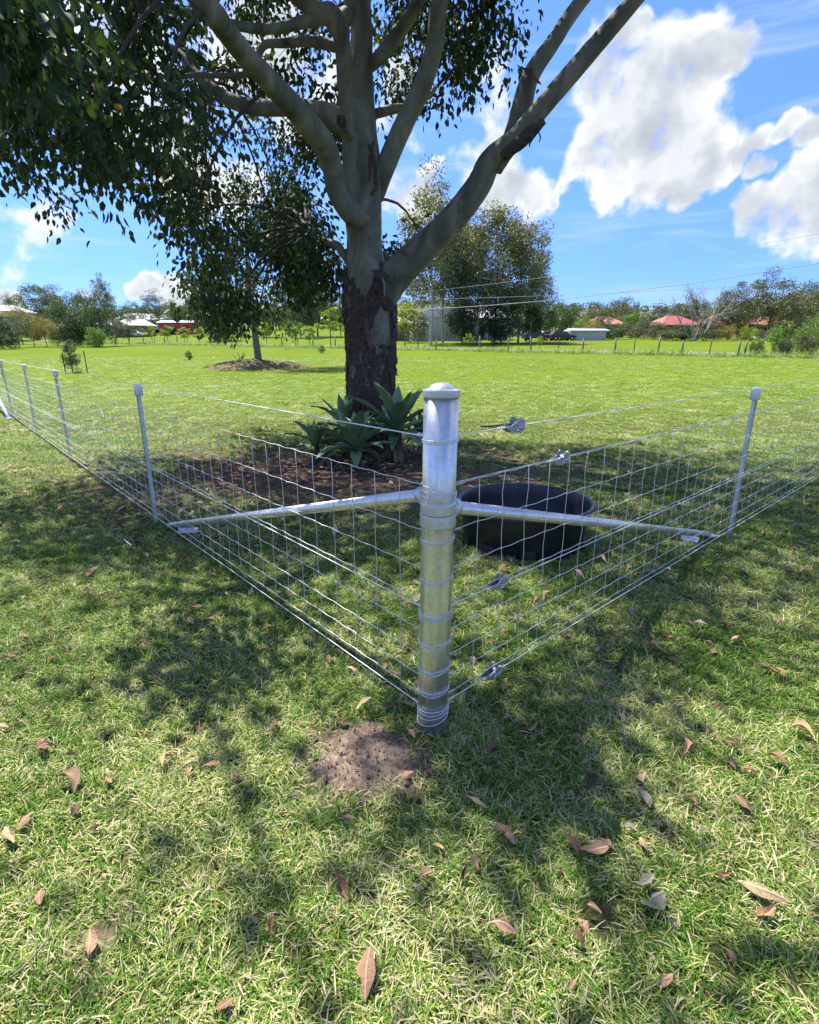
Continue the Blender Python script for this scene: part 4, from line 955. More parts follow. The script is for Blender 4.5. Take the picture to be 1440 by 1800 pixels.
def plant(kind, px, Y, H, W, label, cat='tree', seed=0, group=None, name=None, fol=None, bark='bark_grey', at=None, rz=None):
    """a tree of this kind; px is the column of the photograph its foot stands in, Y its distance"""
    key = (kind, seed, fol, bark)
    if key not in _cache:
        k = dict(gum=dict(z0=.22, Hc=.78, ncl=70, per=170, leaf=.020, clr=.145, tr=.011, nb=16, fol='gum', hang=.35, flat=.7),
                 round=dict(z0=.22, Hc=.78, ncl=60, per=150, leaf=.026, clr=.17, tr=.017, nb=9, fol='mid', hang=.2, flat=.8),
                 dense=dict(z0=.02, Hc=.98, ncl=70, per=150, leaf=.029, clr=.18, tr=.017, nb=5, fol='dark', hang=.2, flat=.9),
                 bush=dict(z0=.0, Hc=1., ncl=44, per=120, leaf=.038, clr=.2, tr=.02, nb=5, fol='mid', hang=.0, flat=.8),
                 sapling=dict(z0=.34, Hc=.66, ncl=26, per=80, leaf=.05, clr=.16, tr=.018, nb=9, fol='yellow', hang=.2, flat=.5),
                 open=dict(z0=.25, Hc=.75, ncl=52, per=150, leaf=.022, clr=.16, tr=.014, nb=18, fol='olive', hang=.1, flat=.6))[kind]
        asp = W / H
        me, C = crown_mesh(seed * 31 + 7, asp, k['Hc'], k['z0'], k['ncl'], k['per'], k['leaf'] * max(.7, asp ** .5), .5, k['clr'], k['flat'], .35 if kind in ('dense', 'gum') else .15, k['hang'])
        me.materials.append(FOL[fol or k['fol']])
        tm = trunk_mesh(seed, .8 if kind != 'bush' else .6, k['tr'], C, k['nb'], stems=3 if kind in ('bush', 'open') else 1, spread=.08 if kind in ('bush', 'open') else 0); tm.materials.append(M[bark])
        _cache[key] = (me, tm, asp)
    me, tm, asp = _cache[key]; p = base(px, Y) if at is None else np.array(at)
    o = empty(name or {'bush': 'shrub', 'sapling': 'sapling'}.get(kind, 'tree'), p, random.uniform(0, 6.28) if rz is None else rz); o.scale = (W / asp, W / asp, H)
    tag(o, label, cat, group); link('trunk', tm, None, o); link('crown', me, None, o); return o

# the tree on its mulch mound
def mound_tree():
    b = MOUND; g = np.random.default_rng(8); V = []; n = 30; Fs = []
    for i in range(9):
        rr = i / 8
        for k in range(n):
            a = k * 6.283 / n; w = 1 + .12 * math.sin(3 * a + 1) + .08 * math.sin(5 * a); x, y = 2.7 * rr * w * math.cos(a) - .2, 1.9 * rr * w * math.sin(a)
            V.append((b[0] + x, b[1] + y, float(gz(b[0] + x, b[1] + y)) + .40 * (1 - rr ** 1.5) * (1 + .1 * g.normal()) - (.05 if i == 8 else 0)))
    for i in range(8):
        for k in range(n): Fs.append((i * n + k, i * n + (k + 1) % n, (i + 1) * n + (k + 1) % n, (i + 1) * n + k))
    Fs.append(tuple(range(n)))
    tag(MB().add(V, Fs, True).build('mulch_mound', M['straw']), 'low mound of dry mulch round the foot of the slender tree', 'mound', kind='structure')
    mb = MB()
    for k in range(500):
        a = g.uniform(0, 6.28); rr = math.sqrt(g.uniform()); x, y = b[0] - .2 + 2.6 * rr * math.cos(a), b[1] + 1.8 * rr * math.sin(a); z = float(gz(x, y)) + .40 * (1 - rr ** 1.5)
        d = g.normal(0, .15, 3) * [1, 1, .25]; mb.tube([np.array([x, y, z]) - d / 2, np.array([x, y, z + .03]) + d / 2], .008, 3, caps=False)
    tag(mb.build('mulch', M['straw']), 'dry stalks strewn over the mulch mound', 'mulch', kind='stuff')
    base_p = b + [0, 0, .32]; o = empty('tree', base_p); tag(o, 'slender tree with dark hanging leaves standing on the mulch mound', 'tree')
    C0 = np.array([atY(x, y, b[1] + dy) - base_p for x, y, dy in ((455, 380, 0), (400, 420, 1), (505, 410, -1), (370, 480, 0), (440, 470, 1.5), (520, 470, .5), (550, 430, 0), (400, 520, -.5), (470, 530, .8), (360, 540, .5), (505, 530, -.8), (430, 330, .5), (500, 340, 1), (380, 560, 1.2), (390, 500, -1.4), (540, 500, 1.2), (455, 440, -1.5))])
    ncl = 150; k = g.integers(0, len(C0), ncl); C = C0[k] + g.normal(0, .55, (ncl, 3)); C = C[C[:, 2] > 1.5]; ncl = len(C); per = 75; kk = np.repeat(np.arange(ncl), per)
    P = C[kk] + g.normal(0, .26, (len(kk), 3)); P[:, 2] -= np.abs(g.normal(0, .15, len(kk))); A = g.normal(size=(len(kk), 3)); A[:, 2] -= 1.1
    LTq = np.array([(0, 0, 0), (-.2, .45, 0), (.2, .45, 0), (0, 1, -.1)]); Fm = frames(A, g.normal(size=(len(kk), 3))) * g.uniform(.12, .24, len(kk))[:, None, None]
    V, L, S = replicate(LTq, QF if False else [(0, 2, 3, 1)], Fm, P); me = mesh_np('crown', V, L, S, np.repeat(np.clip(np.repeat(g.uniform(0, .5, ncl), per) + g.uniform(0, .5, len(kk)), 0, 1), 4)); link('crown', me, FOL['dark'], o)
    mb = MB(); Q = catmull(np.array([(0, 0, -.3), (0, 0, .3), (-.08, 0, 1.6), (-.2, 0, 3), (-.15, 0, 4.6), (0, 0, 6.2)]), 6); mb.tube(Q, np.linspace(.21, .05, len(Q)), 12)
    tr_ = mb.build('trunk', M['bark_grey'], o)
    for c in C0:
        q = Q[int(np.clip(len(Q) * g.uniform(.35, .8), 0, len(Q) - 1))]; MB().tube(catmull(np.array([q, (q + c) / 2 + [0, 0, .2], c]), 4), np.linspace(.05, .012, 9), 6).build('branch', M['bark_grey'], o)
mound_tree()
# --- tall gums beyond the road
for i, (px, Y, H, W, sd, bk) in enumerate(((757, 74, 20.5, 10.5, 1, 'bark_pale'), (778, 79, 18.5, 9, 2, 'bark_pale'), (812, 82, 18.5, 10, 3, 'bark_grey'), (868, 80, 19.5, 11.5, 4, 'bark_pale'), (910, 77, 16.5, 10, 5, 'bark_grey'), (930, 82, 12.5, 7.5, 6, 'bark_pale'), (838, 75, 14, 9, 7, 'bark_grey'))):
    plant('gum', px, Y, H, W, ['tallest gum with a pale trunk at the left of the roadside clump', 'pale thin gum second from the left in the roadside clump', 'gum in the middle left of the tall clump', 'broad tall gum right of centre in the clump', 'gum near the right edge of the tall clump', 'shortest gum at the right end of the tall clump', 'lower gum in front in the middle of the clump'][i], seed=sd, group='tall gums beyond the road', name='gum', bark=bk, fol='gum' if i != 6 else 'olive')
for i, (px, Y, H, W, kd, fo, lb) in enumerate((
    (815, 78, 6.0, 6, 'dense', 'dark', 'dark thicket under the tall gums beside the white house'), (880, 78, 7.0, 7, 'dense', 'dark', 'dark thicket under the broad gum'), (925, 82, 5.5, 6, 'round', 'dark', 'dark leafy tree under the right end of the gums'), (948, 84, 6.0, 6, 'round', 'mid', 'rounded green tree at the right foot of the gum clump'),
    (712, 66, 5.2, 3.8, 'sapling', 'yellow', 'yellow green young tree just right of the gum trunk across the road'), (728, 80, 4, 5, 'bush', 'olive', 'olive shrub in front of the water tank'),
    (1047, 108, 6.5, 6.0, 'round', 'olive', 'round grey green tree left of the red roofs'), (1022, 105, 4.0, 4.2, 'bush', 'lime', 'bright green shrub left of the round tree'), (1038, 96, 3.2, 3.4, 'bush', 'gold', 'pale flowering shrub beside the white sheet shed'),
    (1100, 98, 2.8, 8, 'bush', 'olive', 'wide olive shrub before the red roofs'), (1130, 100, 3.6, 5, 'bush', 'grey', 'grey shrub left of the red roofs'), (1110, 112, 5, 6, 'round', 'lime', 'yellow green tree behind the olive shrub'), (1165, 125, 6, 8, 'round', 'dark', 'dark tree behind the first red roof'),
    (1278, 92, 9.2, 6.5, 'gum', 'olive', 'tall open gum right of the dead tree'), (1345, 88, 10.2, 9, 'open', 'olive', 'biggest dark gum on the right skyline'), (1408, 84, 8.2, 8.5, 'round', 'olive', 'broad grey green tree at the right behind the lime shrub'), (1300, 96, 5.5, 6, 'dense', 'mid', 'mid green tree below the tall open gum'), (1248, 100, 6.0, 6, 'round', 'grey', 'greyish tree just right of the dead tree'), (1375, 96, 8, 8, 'dense', 'olive', 'dense tree filling the gap in the right skyline'), (1450, 78, 8.5, 8, 'open', 'olive', 'open crowned tree at the right edge'),
    (1150, 96, 2.9, 4, 'bush', 'olive', 'olive shrub before the left end of the first red roof'), (1193, 100, 2.7, 4, 'bush', 'mid', 'green shrub before the first red roof'), (1222, 102, 2.8, 4.5, 'bush', 'grey', 'grey shrub behind the dead tree'), (1070, 96, 2.6, 5, 'bush', 'mid', 'green shrub right of the white sheet shed'), (1085, 130, 8.5, 9, 'round', 'olive', 'dark round tree on the skyline left of the red roofs'), (985, 125, 8, 9, 'round', 'mid', 'green tree behind the parked cars'), (1215, 135, 9, 9, 'round', 'olive', 'olive tree on the skyline behind the dead tree'),
    (1275, 86, 2.4, 3.4, 'bush', 'gold', 'golden shrub in front of the red roofs'), (1310, 84, 2.2, 3.2, 'bush', 'yellow', 'yellow shrub right of the golden shrub'), (1240, 86, 1.8, 5, 'bush', 'olive', 'low olive shrub beside the dead tree'), (1340, 84, 1.7, 4, 'bush', 'grey', 'low grey shrub before the last red roof'), (1200, 87, 2.4, 2.6, 'dense', 'dark', 'small dark shrub against the dead tree'), (1180, 88, 1.6, 6, 'bush', 'olive', 'low scrub before the first red roof'),
    (1385, 44, 2.5, 3.8, 'bush', 'lime', 'bright lime shrub at the roadside on the right'), (1418, 41, 1.7, 2.0, 'bush', 'olive', 'dark shrub at the right edge beside the lime shrub'), (1330, 43, 1.1, 1.6, 'bush', 'mid', 'small weedy shrub left of the lime shrub'), (1372, 42.0, 1.2, 1.6, 'bush', 'dark', 'small dark shrub under the lime shrub'), (1443, 46, 3.6, 3.0, 'round', 'lime', 'light green tree cut by the right edge'),
    (5, 60, 3.2, 4.6, 'dense', 'dark', 'dark shrub at the left edge of the tree line'), (35, 66, 3.9, 4.4, 'open', 'olive', 'olive open shrub second from the left edge'), (42, 84, 5.8, 4.4, 'round', 'gold', 'golden topped tree in the left tree line'), (62, 70, 3.4, 3.6, 'round', 'mid', 'green shrub below the golden topped tree'), (84, 67, 3.5, 3.2, 'round', 'gold', 'bronze tinted small tree in the left tree line'), (104, 71, 3.2, 3.2, 'open', 'olive', 'thin olive shrub right of the bronze tree'), (118, 78, 6.0, 5, 'dense', 'mid', 'tall green tree behind the staked shrub'), (133, 68, 4.0, 3.8, 'dense', 'dark', 'dark round tree right of the staked shrub'), (176, 70, 6.0, 5.6, 'dense', 'mid', 'largest dark green tree of the left tree line'), (170, 66, 2.3, 2.6, 'bush', 'lime', 'light green spreading shrub before the largest tree'), (205, 74, 3.6, 3.4, 'open', 'grey', 'greyish thin shrub left of the many-stemmed one'), (229, 76, 4.2, 4.0, 'open', 'olive', 'many-stemmed rounded shrub at the right end of the left tree line'),
    (25, 120, 9, 9, 'round', 'mid', 'tree behind the left tree line near the white roof'), (82, 130, 12.5, 12, 'open', 'olive', 'wide grey green gum on the left skyline'), (112, 128, 11.5, 9, 'open', 'olive', 'dark gum right of the widest on the left skyline'), (148, 118, 9.5, 9, 'round', 'mid', 'mid green tree on the left skyline'), (193, 125, 13, 6, 'gum', 'gum', 'thin tall gum on the left skyline'), (240, 150, 8.5, 10, 'round', 'mid', 'round tree near the far white house'), (284, 175, 12.5, 11, 'open', 'grey', 'round open gum by the far white house'), (305, 185, 10, 9, 'gum', 'olive', 'loose tree right of the far white house'), (335, 165, 9, 8, 'round', 'mid', 'tree behind the red shed'), (360, 150, 10.5, 9, 'gum', 'olive', 'pale gum right of the red shed'), (5, 150, 8, 10, 'round', 'olive', 'far tree at the left edge'),
    (385, 92, 6.0, 7.5, 'dense', 'dark', 'dark spreading tree behind the slender tree on the left'), (530, 100, 9.0, 8.5, 'round', 'dark', 'dark tree across the road left of the gum trunk'), (560, 108, 13.5, 9.0, 'gum', 'gum', 'tall bluish gum across the road left of the trunk'), (470, 105, 7, 7, 'round', 'mid', 'green tree across the road behind the slender trunk'), (600, 110, 8.5, 7, 'round', 'olive', 'olive tree partly hidden by the big trunk'), (425, 110, 8, 8, 'round', 'olive', 'olive tree behind the slender tree'))):
    plant(kd, px, Y, H, W, lb, 'shrub' if kd == 'bush' else 'tree', seed=40 + i % 3 + (0 if kd != 'bush' else 5), fol=fo)
for i, (px, Y, H, W, lb) in enumerate(((270, 86, 2.7, 3.0, 'first yellow green sapling on the left by the road'), (297, 84, 2.8, 2.2, 'thin yellow green sapling second from the left'), (326, 82, 2.6, 2.6, 'yellow green sapling third from the left'), (352, 80, 2.3, 2.2, 'yellow green sapling nearest the slender tree on its left'), (425, 76, 2.6, 2.6, 'green sapling left of the slender trunk'), (470, 74, 3.2, 3.0, 'yellow green sapling right of the slender trunk'), (520, 71, 3.2, 3.2, 'olive sapling midway between the two trunks'), (582, 68, 4.4, 3.8, 'bright yellow sapling left of the big trunk'), (824, 57, 1.6, 1.3, 'tiny leafy sapling beside the road right of the trunk'), (948, 52, 1.5, .9, 'thin sapling beside the road in front of the gum clump'), (545, 69, 2.4, 2.2, 'small sapling left of the bright yellow one'))):
    plant('sapling', px, Y, H, W, lb, 'sapling', seed=60 + i % 4, group='young trees along the road', fol='yellow' if i not in (4, 6, 10) else 'lime')
# staked shrub and small plants on the lawn
b = onground(128, 655); plant('bush', 0, 0, 1.4, .8, 'small grey green shrub between two dark stakes on the lawn', 'shrub', 71, fol='olive', at=b)
b = onground(333, 633); plant('bush', 0, 0, .62, .5, 'small green plant alone on the lawn at left', 'plant', 72, fol='mid', at=b, name='plant')
b = onground(566, 622); plant('bush', 0, 0, .75, .7, 'small bright plant on the lawn left of the big trunk', 'plant', 73, fol='lime', at=b, name='plant')
def spiky(px, py):
    b = onground(px, py); o = empty('spiky_plant', b + [0, 0, .2]); tag(o, 'small spiky leaved plant on the mulch mound', 'plant'); g = np.random.default_rng(5)
    for k in range(14):
        me = agave_leaf_mesh(g.uniform(.35, .6), .05, g.uniform(.6, 1.5), .5, g); me.materials.append(M['agave']); link('leaf', me, None, o, rot=(0, 0, k * 2.4))
spiky(424, 644)
def picket(x0, y0, x1, y1, label):
    b = onground(x1, y1); t = atY(x0, y0, b[1]) - b; o = empty('star_picket', b); tag(o, label, 'stake', 'dark steel pickets'); mb = MB()
    for a in (0, 2.09, 4.19):
        d = np.array([math.cos(a), math.sin(a), 0]) * .022; s = np.array([-d[1], d[0], 0]) * .1
        mb.add([d - s, d + s, s, -s, t + d - s, t + d + s, t + s, t - s], [(0, 1, 5, 4), (1, 2, 6, 5), (2, 3, 7, 6), (3, 0, 4, 7), (4, 5, 6, 7)])
    mb.build('shaft', M['picket'], o)
    MB().box(t * .98 , (.03, .03, .04)).build('tip', M['picket'], o)
picket(109, 620, 116, 657, 'dark steel picket left of the small shrub'); picket(147, 617, 154, 655, 'dark steel picket right of the small shrub'); picket(-3, 618, 6, 664, 'dark steel picket at the left edge behind the fence')
# dead tree
def dead_tree():
    b = base(1215, 85); o = empty('dead_tree', b); tag(o, 'bare grey dead tree with forked stems in front of the red roofs', 'tree'); g = np.random.default_rng(14)
    def grow(p, d, L, r_, depth, mb):
        q = p + d * L; mb.tube(catmull(np.array([p, (p + q) / 2 + g.normal(0, .06 * L, 3), q]), 3), np.linspace(r_, r_ * .6, 7), 5, caps=False)
        if depth:
            for _ in range(3 if depth > 1 else 2):
                e = d + g.normal(0, .42, 3); e /= np.linalg.norm(e); grow(p + d * L * g.uniform(.55, 1), e, L * g.uniform(.5, .8), r_ * .55, depth - 1, mb)
    for d in ((-.55, .1, .85), (-.2, -.2, 1), (.12, .15, 1), (.45, 0, .85), (.75, .2, .75)):
        mb = MB(); d = np.array(d); grow(np.array([d[0] * .3, 0, -.1]), d / np.linalg.norm(d), 3.7, .12, 4, mb); mb.build('stem', M['dead_wood'], o)
dead_tree()
# far woodland along the foot of the ridge
def woodland():
    g = np.random.default_rng(77); P = []; Fm = []; rn = []
    for k in range(430):
        a = g.uniform(R(-46), R(46)); d = g.uniform(230, 620); x, y = d * math.sin(a), d * math.cos(a); z = float(gz(x, y)) if d < 500 else 4 + HILL_TOP(a) * .4
        h = g.uniform(6, 12); n = 150; u = g.normal(size=(n, 3)); u /= np.linalg.norm(u, axis=1)[:, None]
        P.append(np.array([x, y, z + h * .55]) + u * [h * .55, h * .55, h * .5] * g.uniform(.6, 1, (n, 1))); Fm.append(rand_rot(n, g=g) * g.uniform(1., 2.2, n)[:, None, None]); rn.append(np.full(n, g.uniform(0, .6)) + g.uniform(0, .4, n))
    for k in range(300):
        a = g.uniform(R(-46), R(46)); d = g.uniform(690, 770); h = g.uniform(6, 12); n = 90; u = g.normal(size=(n, 3)); u /= np.linalg.norm(u, axis=1)[:, None]
        P.append(np.array([d * math.sin(a), d * math.cos(a), 4 + HILL_TOP(a) * d / 700 * .96 + h * .2]) + u * [h * .6, h * .6, h * .5]); Fm.append(rand_rot(n, g=g) * g.uniform(1.3, 2.6, n)[:, None, None]); rn.append(np.full(n, g.uniform(0, .6)) + g.uniform(0, .4, n))
    P = np.concatenate(P); Fm = np.concatenate(Fm); rn = np.concatenate(rn); V, L, S = replicate(QT, QF, Fm, P)
    tag(link('woodland', mesh_np('woodland', V, L, S, np.repeat(rn, 4)), FOL['olive']), 'distant woodland merging along the horizon', 'woodland', kind='stuff')
woodland()

# ================================================================== BUILDINGS, CARS, POLES
def house(px, Y, w, d, hw, hr, wall, roof, label, rz=0., hip=.3, wins=(), door=None, cat='house', dz=0., name='house'):
    b = base(px, Y); b[2] += dz; o = empty(name, b, rz); tag(o, label, cat)
    MB().box((0, 0, hw / 2 - .3), (w, d, hw + .6)).build('wall', M[wall], o)
    e = .45; W2, D2 = w / 2 + e, d / 2 + e; rx = max(.05, W2 - hip * d) if hip else W2
    V = [(-W2, -D2, hw + .01), (W2, -D2, hw + .01), (W2, D2, hw + .01), (-W2, D2, hw + .01), (-rx, 0, hw + hr), (rx, 0, hw + hr)]; V = V + [(x, y, z - .12) for x, y, z in V[:4]]
    r_ = MB().add(V, [(0, 1, 5, 4), (1, 2, 5), (2, 3, 4, 5), (3, 0, 4), (6, 7, 1, 0), (7, 8, 2, 1), (8, 9, 3, 2), (9, 6, 0, 3), (9, 8, 7, 6)]).build('roof', M[roof], o)
    MB().tube([(-rx, 0, hw + hr + .02), (rx, 0, hw + hr + .02)], .09, 6).build('ridge_cap', M[roof], r_)
    for x, wd in wins:
        f = MB().box((x, -d / 2 - .03, hw * .58), (wd, .06, 1.1)).build('window', M['wall_white'], o); MB().box((x, -d / 2 - .065, hw * .58), (wd - .16, .012, .94)).build('pane', M['glass'], f)
    if door is not None: MB().box((door, -d / 2 - .03, 1.02), (.9, .06, 2.04)).build('door', M['glass'], o)
    return o
house(778, 94, 5.2, 8, 3.6, 1.9, 'wall_white', 'roof_white', 'tall white gabled house behind the gum clump', 1.35, 0, ((-1, 1.), (1, 1.)), 0)
house(838, 100, 9, 7, 3.4, 1.6, 'wall_white', 'roof_white', 'white house glimpsed between the tall gums', .1, .2, ((-2, 1.4), (2, 1.4)), 0)
house(688, 92, 5.5, 6, 2.5, 1.5, 'wall_brick', 'roof_white', 'small brick house with a pale roof right of the gum trunk', .1, .4, ((1.2, 1.2),), None)
house(1054, 118, 6, 7, 2.4, 1.7, 'wall_brick', 'roof_orange', 'house with an orange roof by the round tree', .2, .3, ((0, 1.5),))
house(1175, 112, 7.5, 7, 2.2, 1.9, 'wall_brick', 'roof_red', 'long red-roofed house left of the dead tree', .12, .45, ((-3, 1.6), (2, 1.6)), 0)
house(1248, 114, 6, 7, 2.2, 1.8, 'wall_brick', 'roof_red', 'red-roofed house right of the dead tree', -.1, .45, ((-2, 1.6), (2, 1.6)))
house(1298, 110, 5.5, 6, 2.2, 1.6, 'wall_brick', 'roof_red', 'red-roofed house behind the golden shrub', .15, .5, ((0, 1.6),))
house(1345, 104, 6, 6, 2.2, 1.5, 'wall_white', 'roof_orange', 'red and white house at the right below the dark gum', -.2, .3, ((-2, 1.4), (1.5, 1.4)), 3)
house(1028, 94, 5.4, 3.5, 1.5, .25, 'wall_white', 'roof_white', 'low white sheet shed left of the red roofs', 0, 0, (), None, 'shed', name='shed')
house(12, 112, 9, 7, 3.2, 1.2, 'wall_white', 'roof_white', 'pale roofed house at the left edge behind the shrubs', .1, .3, ((2, 1.4),), None, dz=2.2)
house(266, 190, 17, 9, 2.6, 2.0, 'wall_white', 'roof_white', 'far white-roofed house on the left rise', .1, .3, ((-4, 2), (3, 2)), 0, dz=1.5)
house(208, 170, 11, 8, 2.6, 1.4, 'wall_white', 'roof_white', 'far pale house half hidden by the left trees', 0, .3, ((-2, 1.5), (3, 1.5)))
house(243, 128, 7, 6, 2.3, 1.3, 'wall_brick', 'roof_white', 'brown house beside the parked dark cars', .2, .3, ((1.5, 1.2),), -1)
s = house(322, 140, 8.5, 5, 2.7, .5, 'wall_red', 'roof_white', 'red shed with a pale roof on the left rise', .05, 0, (), None, 'shed', name='shed')
MB().box((-1.7, -2.53, 1.1), (2.6, .06, 2.2)).build('doorway', M['glass'], s); MB().box((1.2, -2.55, 1.2), (.12, .06, 2.4)).build('door_post', M['wall_white'], s)
def tank():
    b = base(737, 88); o = empty('water_tank', b); tag(o, 'pale round water tank beside the white gabled house', 'water tank')
    MB().lathe([(1.5, -.2), (1.5, 2.6)], 24).build('wall', M['wall_white'], o); MB().lathe([(1.56, 2.6), (1.5, 2.7), (.3, 3.1), (.01, 3.12)], 24).build('lid', M['roof_white'], o)
    for z in (.5, 1.1, 1.7, 2.3): MB().lathe([(1.5, z), (1.53, z + .04), (1.5, z + .08)], 24).build('hoop', M['wall_white'], o)
tank()
def car(px, Y, paint, label, rz, ute=False, dz=0.):
    b = base(px, Y); b[2] += dz; o = empty('parked_car', b, rz); tag(o, label, 'car', 'cars parked by the far houses')
    low = [(-2.15, .35), (2.1, .35), (2.15, .75), (1.2, .92), (-2.1, .95)]
    RX = np.array([[1, 0, 0], [0, 0, -1], [0, 1, 0]])
    MB().prism(low, 1.7, RX).build('body', M[paint], o)
    cab = [(-.3 if ute else -1.9, .93), (1.1, .90), (.5, 1.42), (-.1 if ute else -1.4, 1.45)]
    c = MB().prism(cab, 1.5, RX).build('cabin', M[paint], o)
    win = [(x * .86 + (.05), .95 + (z - .93) * .82) for x, z in cab]; MB().prism(win, 1.53, RX).build('window', M['glass'], c)
    for x in (-1.35, 1.35):
        for y in (-.8, .8): w = MB().tube([(x, y - .1, .33), (x, y + .1, .33)], .33, 16).build('wheel', M['tyre'], o); MB().tube([(x, y - .11, .33), (x, y + .11, .33)], .18, 12).build('rim', M['zinc_dull'], w)
    for y in (-.6, .6): MB().box((2.14, y, .68), (.05, .3, .14)).build('headlight', M['white_cap'], o)
car(941, 92, 'car_dark', 'dark car parked at the foot of the gum clump', .2); car(968, 95, 'car_white', 'white car parked right of the gum clump', -.1); car(986, 92, 'car_red', 'maroon car parked nearest the white sheet shed', .15); car(1002, 97, 'car_white', 'white pickup parked behind the maroon car', .0, True)
car(252, 122, 'car_dark', 'dark car parked by the brown house on the left rise', .1); car(281, 132, 'car_dark', 'dark car parked alone left of the red shed', -.1); car(240, 121, 'car_white', 'white car beside the dark one on the left rise', .0)
def pole(px, Y, h, label):
    b = base(px, Y); o = empty('power_pole', b); tag(o, label, 'power pole', 'power poles')
    MB().tube([(0, 0, -.3), (0, 0, h)], [.16, .11], 10).build('pole', M['timber'], o); MB().box((0, -.15, h - .6), (2.4, .1, .12)).build('crossarm', M['timber'], o)
    for x in (-1.1, -.5, .5, 1.1): MB().lathe([(.05, h - .54), (.06, h - .45), (.03, h - .38)], 10, (x, -.15, 0)).build('insulator', M['white_cap'], o)
pole(103, 118, 10.5, 'timber power pole with a crossarm among the left trees'); pole(335, 168, 11.5, 'power pole beside the red shed')
def cable(a, b2, sag, label, r_=.02):
    t = np.linspace(0, 1, 30)[:, None]; P = a + (b2 - a) * t; P[:, 2] -= (4 * sag * t * (1 - t))[:, 0]; o = empty('power_line', a); tag(o, label, 'power line', 'overhead power lines')
    MB().tube(P - a, r_, 5).build('cable', M['cable'], o)
cable(atY(640, 546, 66), atY(1500, 452, 46), .9, 'lowest and brightest power line crossing in front of the gum clump', .026); cable(atY(640, 528, 72), atY(1500, 492, 52), .3, 'upper power line crossing before the gum clump', .016); cable(atY(640, 522, 73), atY(1500, 400, 52), .6, 'highest thin power line climbing to the right', .015)
# roadside fence posts
for i, (px, o_, h, ti) in enumerate([(px, -4.3, 1.25, random.gauss(0, .05)) for px in (255, 275, 292, 314, 332, 372, 395, 420, 447, 497, 525, 551, 590, 735, 766, 843, 868, 893, 933, 980, 1023, 1080, 1113, 1155, 1197, 1245, 1296, 1307)]):
    u = (px - 720) / F; best = None
    for Y in np.arange(36, 110, .25):
        X = u * (Y * CT + .3); s_ = float(road_s(X, Y))
        if best is None or abs(s_ - o_) < best[0]: best = (abs(s_ - o_), X, Y)
    X, Y = best[1], best[2]; o = empty('roadside_post', (X, Y, float(gz(X, Y)))); wood = i % 3 != 1
    ORD = 'first second third fourth fifth sixth seventh eighth ninth tenth eleventh twelfth thirteenth fourteenth fifteenth'.split()
    k = i if px < 650 else i - 13
    tag(o, ORD[k] + (' timber' if wood else ' steel') + ' post of the roadside fence counting right from the ' + ('left tree line' if px < 650 else 'big trunk'), 'fence post', 'posts of the roadside fence')
    P = [(0, 0, -.2), (ti * .5, 0, h * .5), (ti * h, 0, h * random.uniform(.85, 1.15))]
    MB().tube(P, [.075, .07, .062] if wood else [.035, .035, .03], 7).build('post', M['timber'] if wood else M['picket'], o)

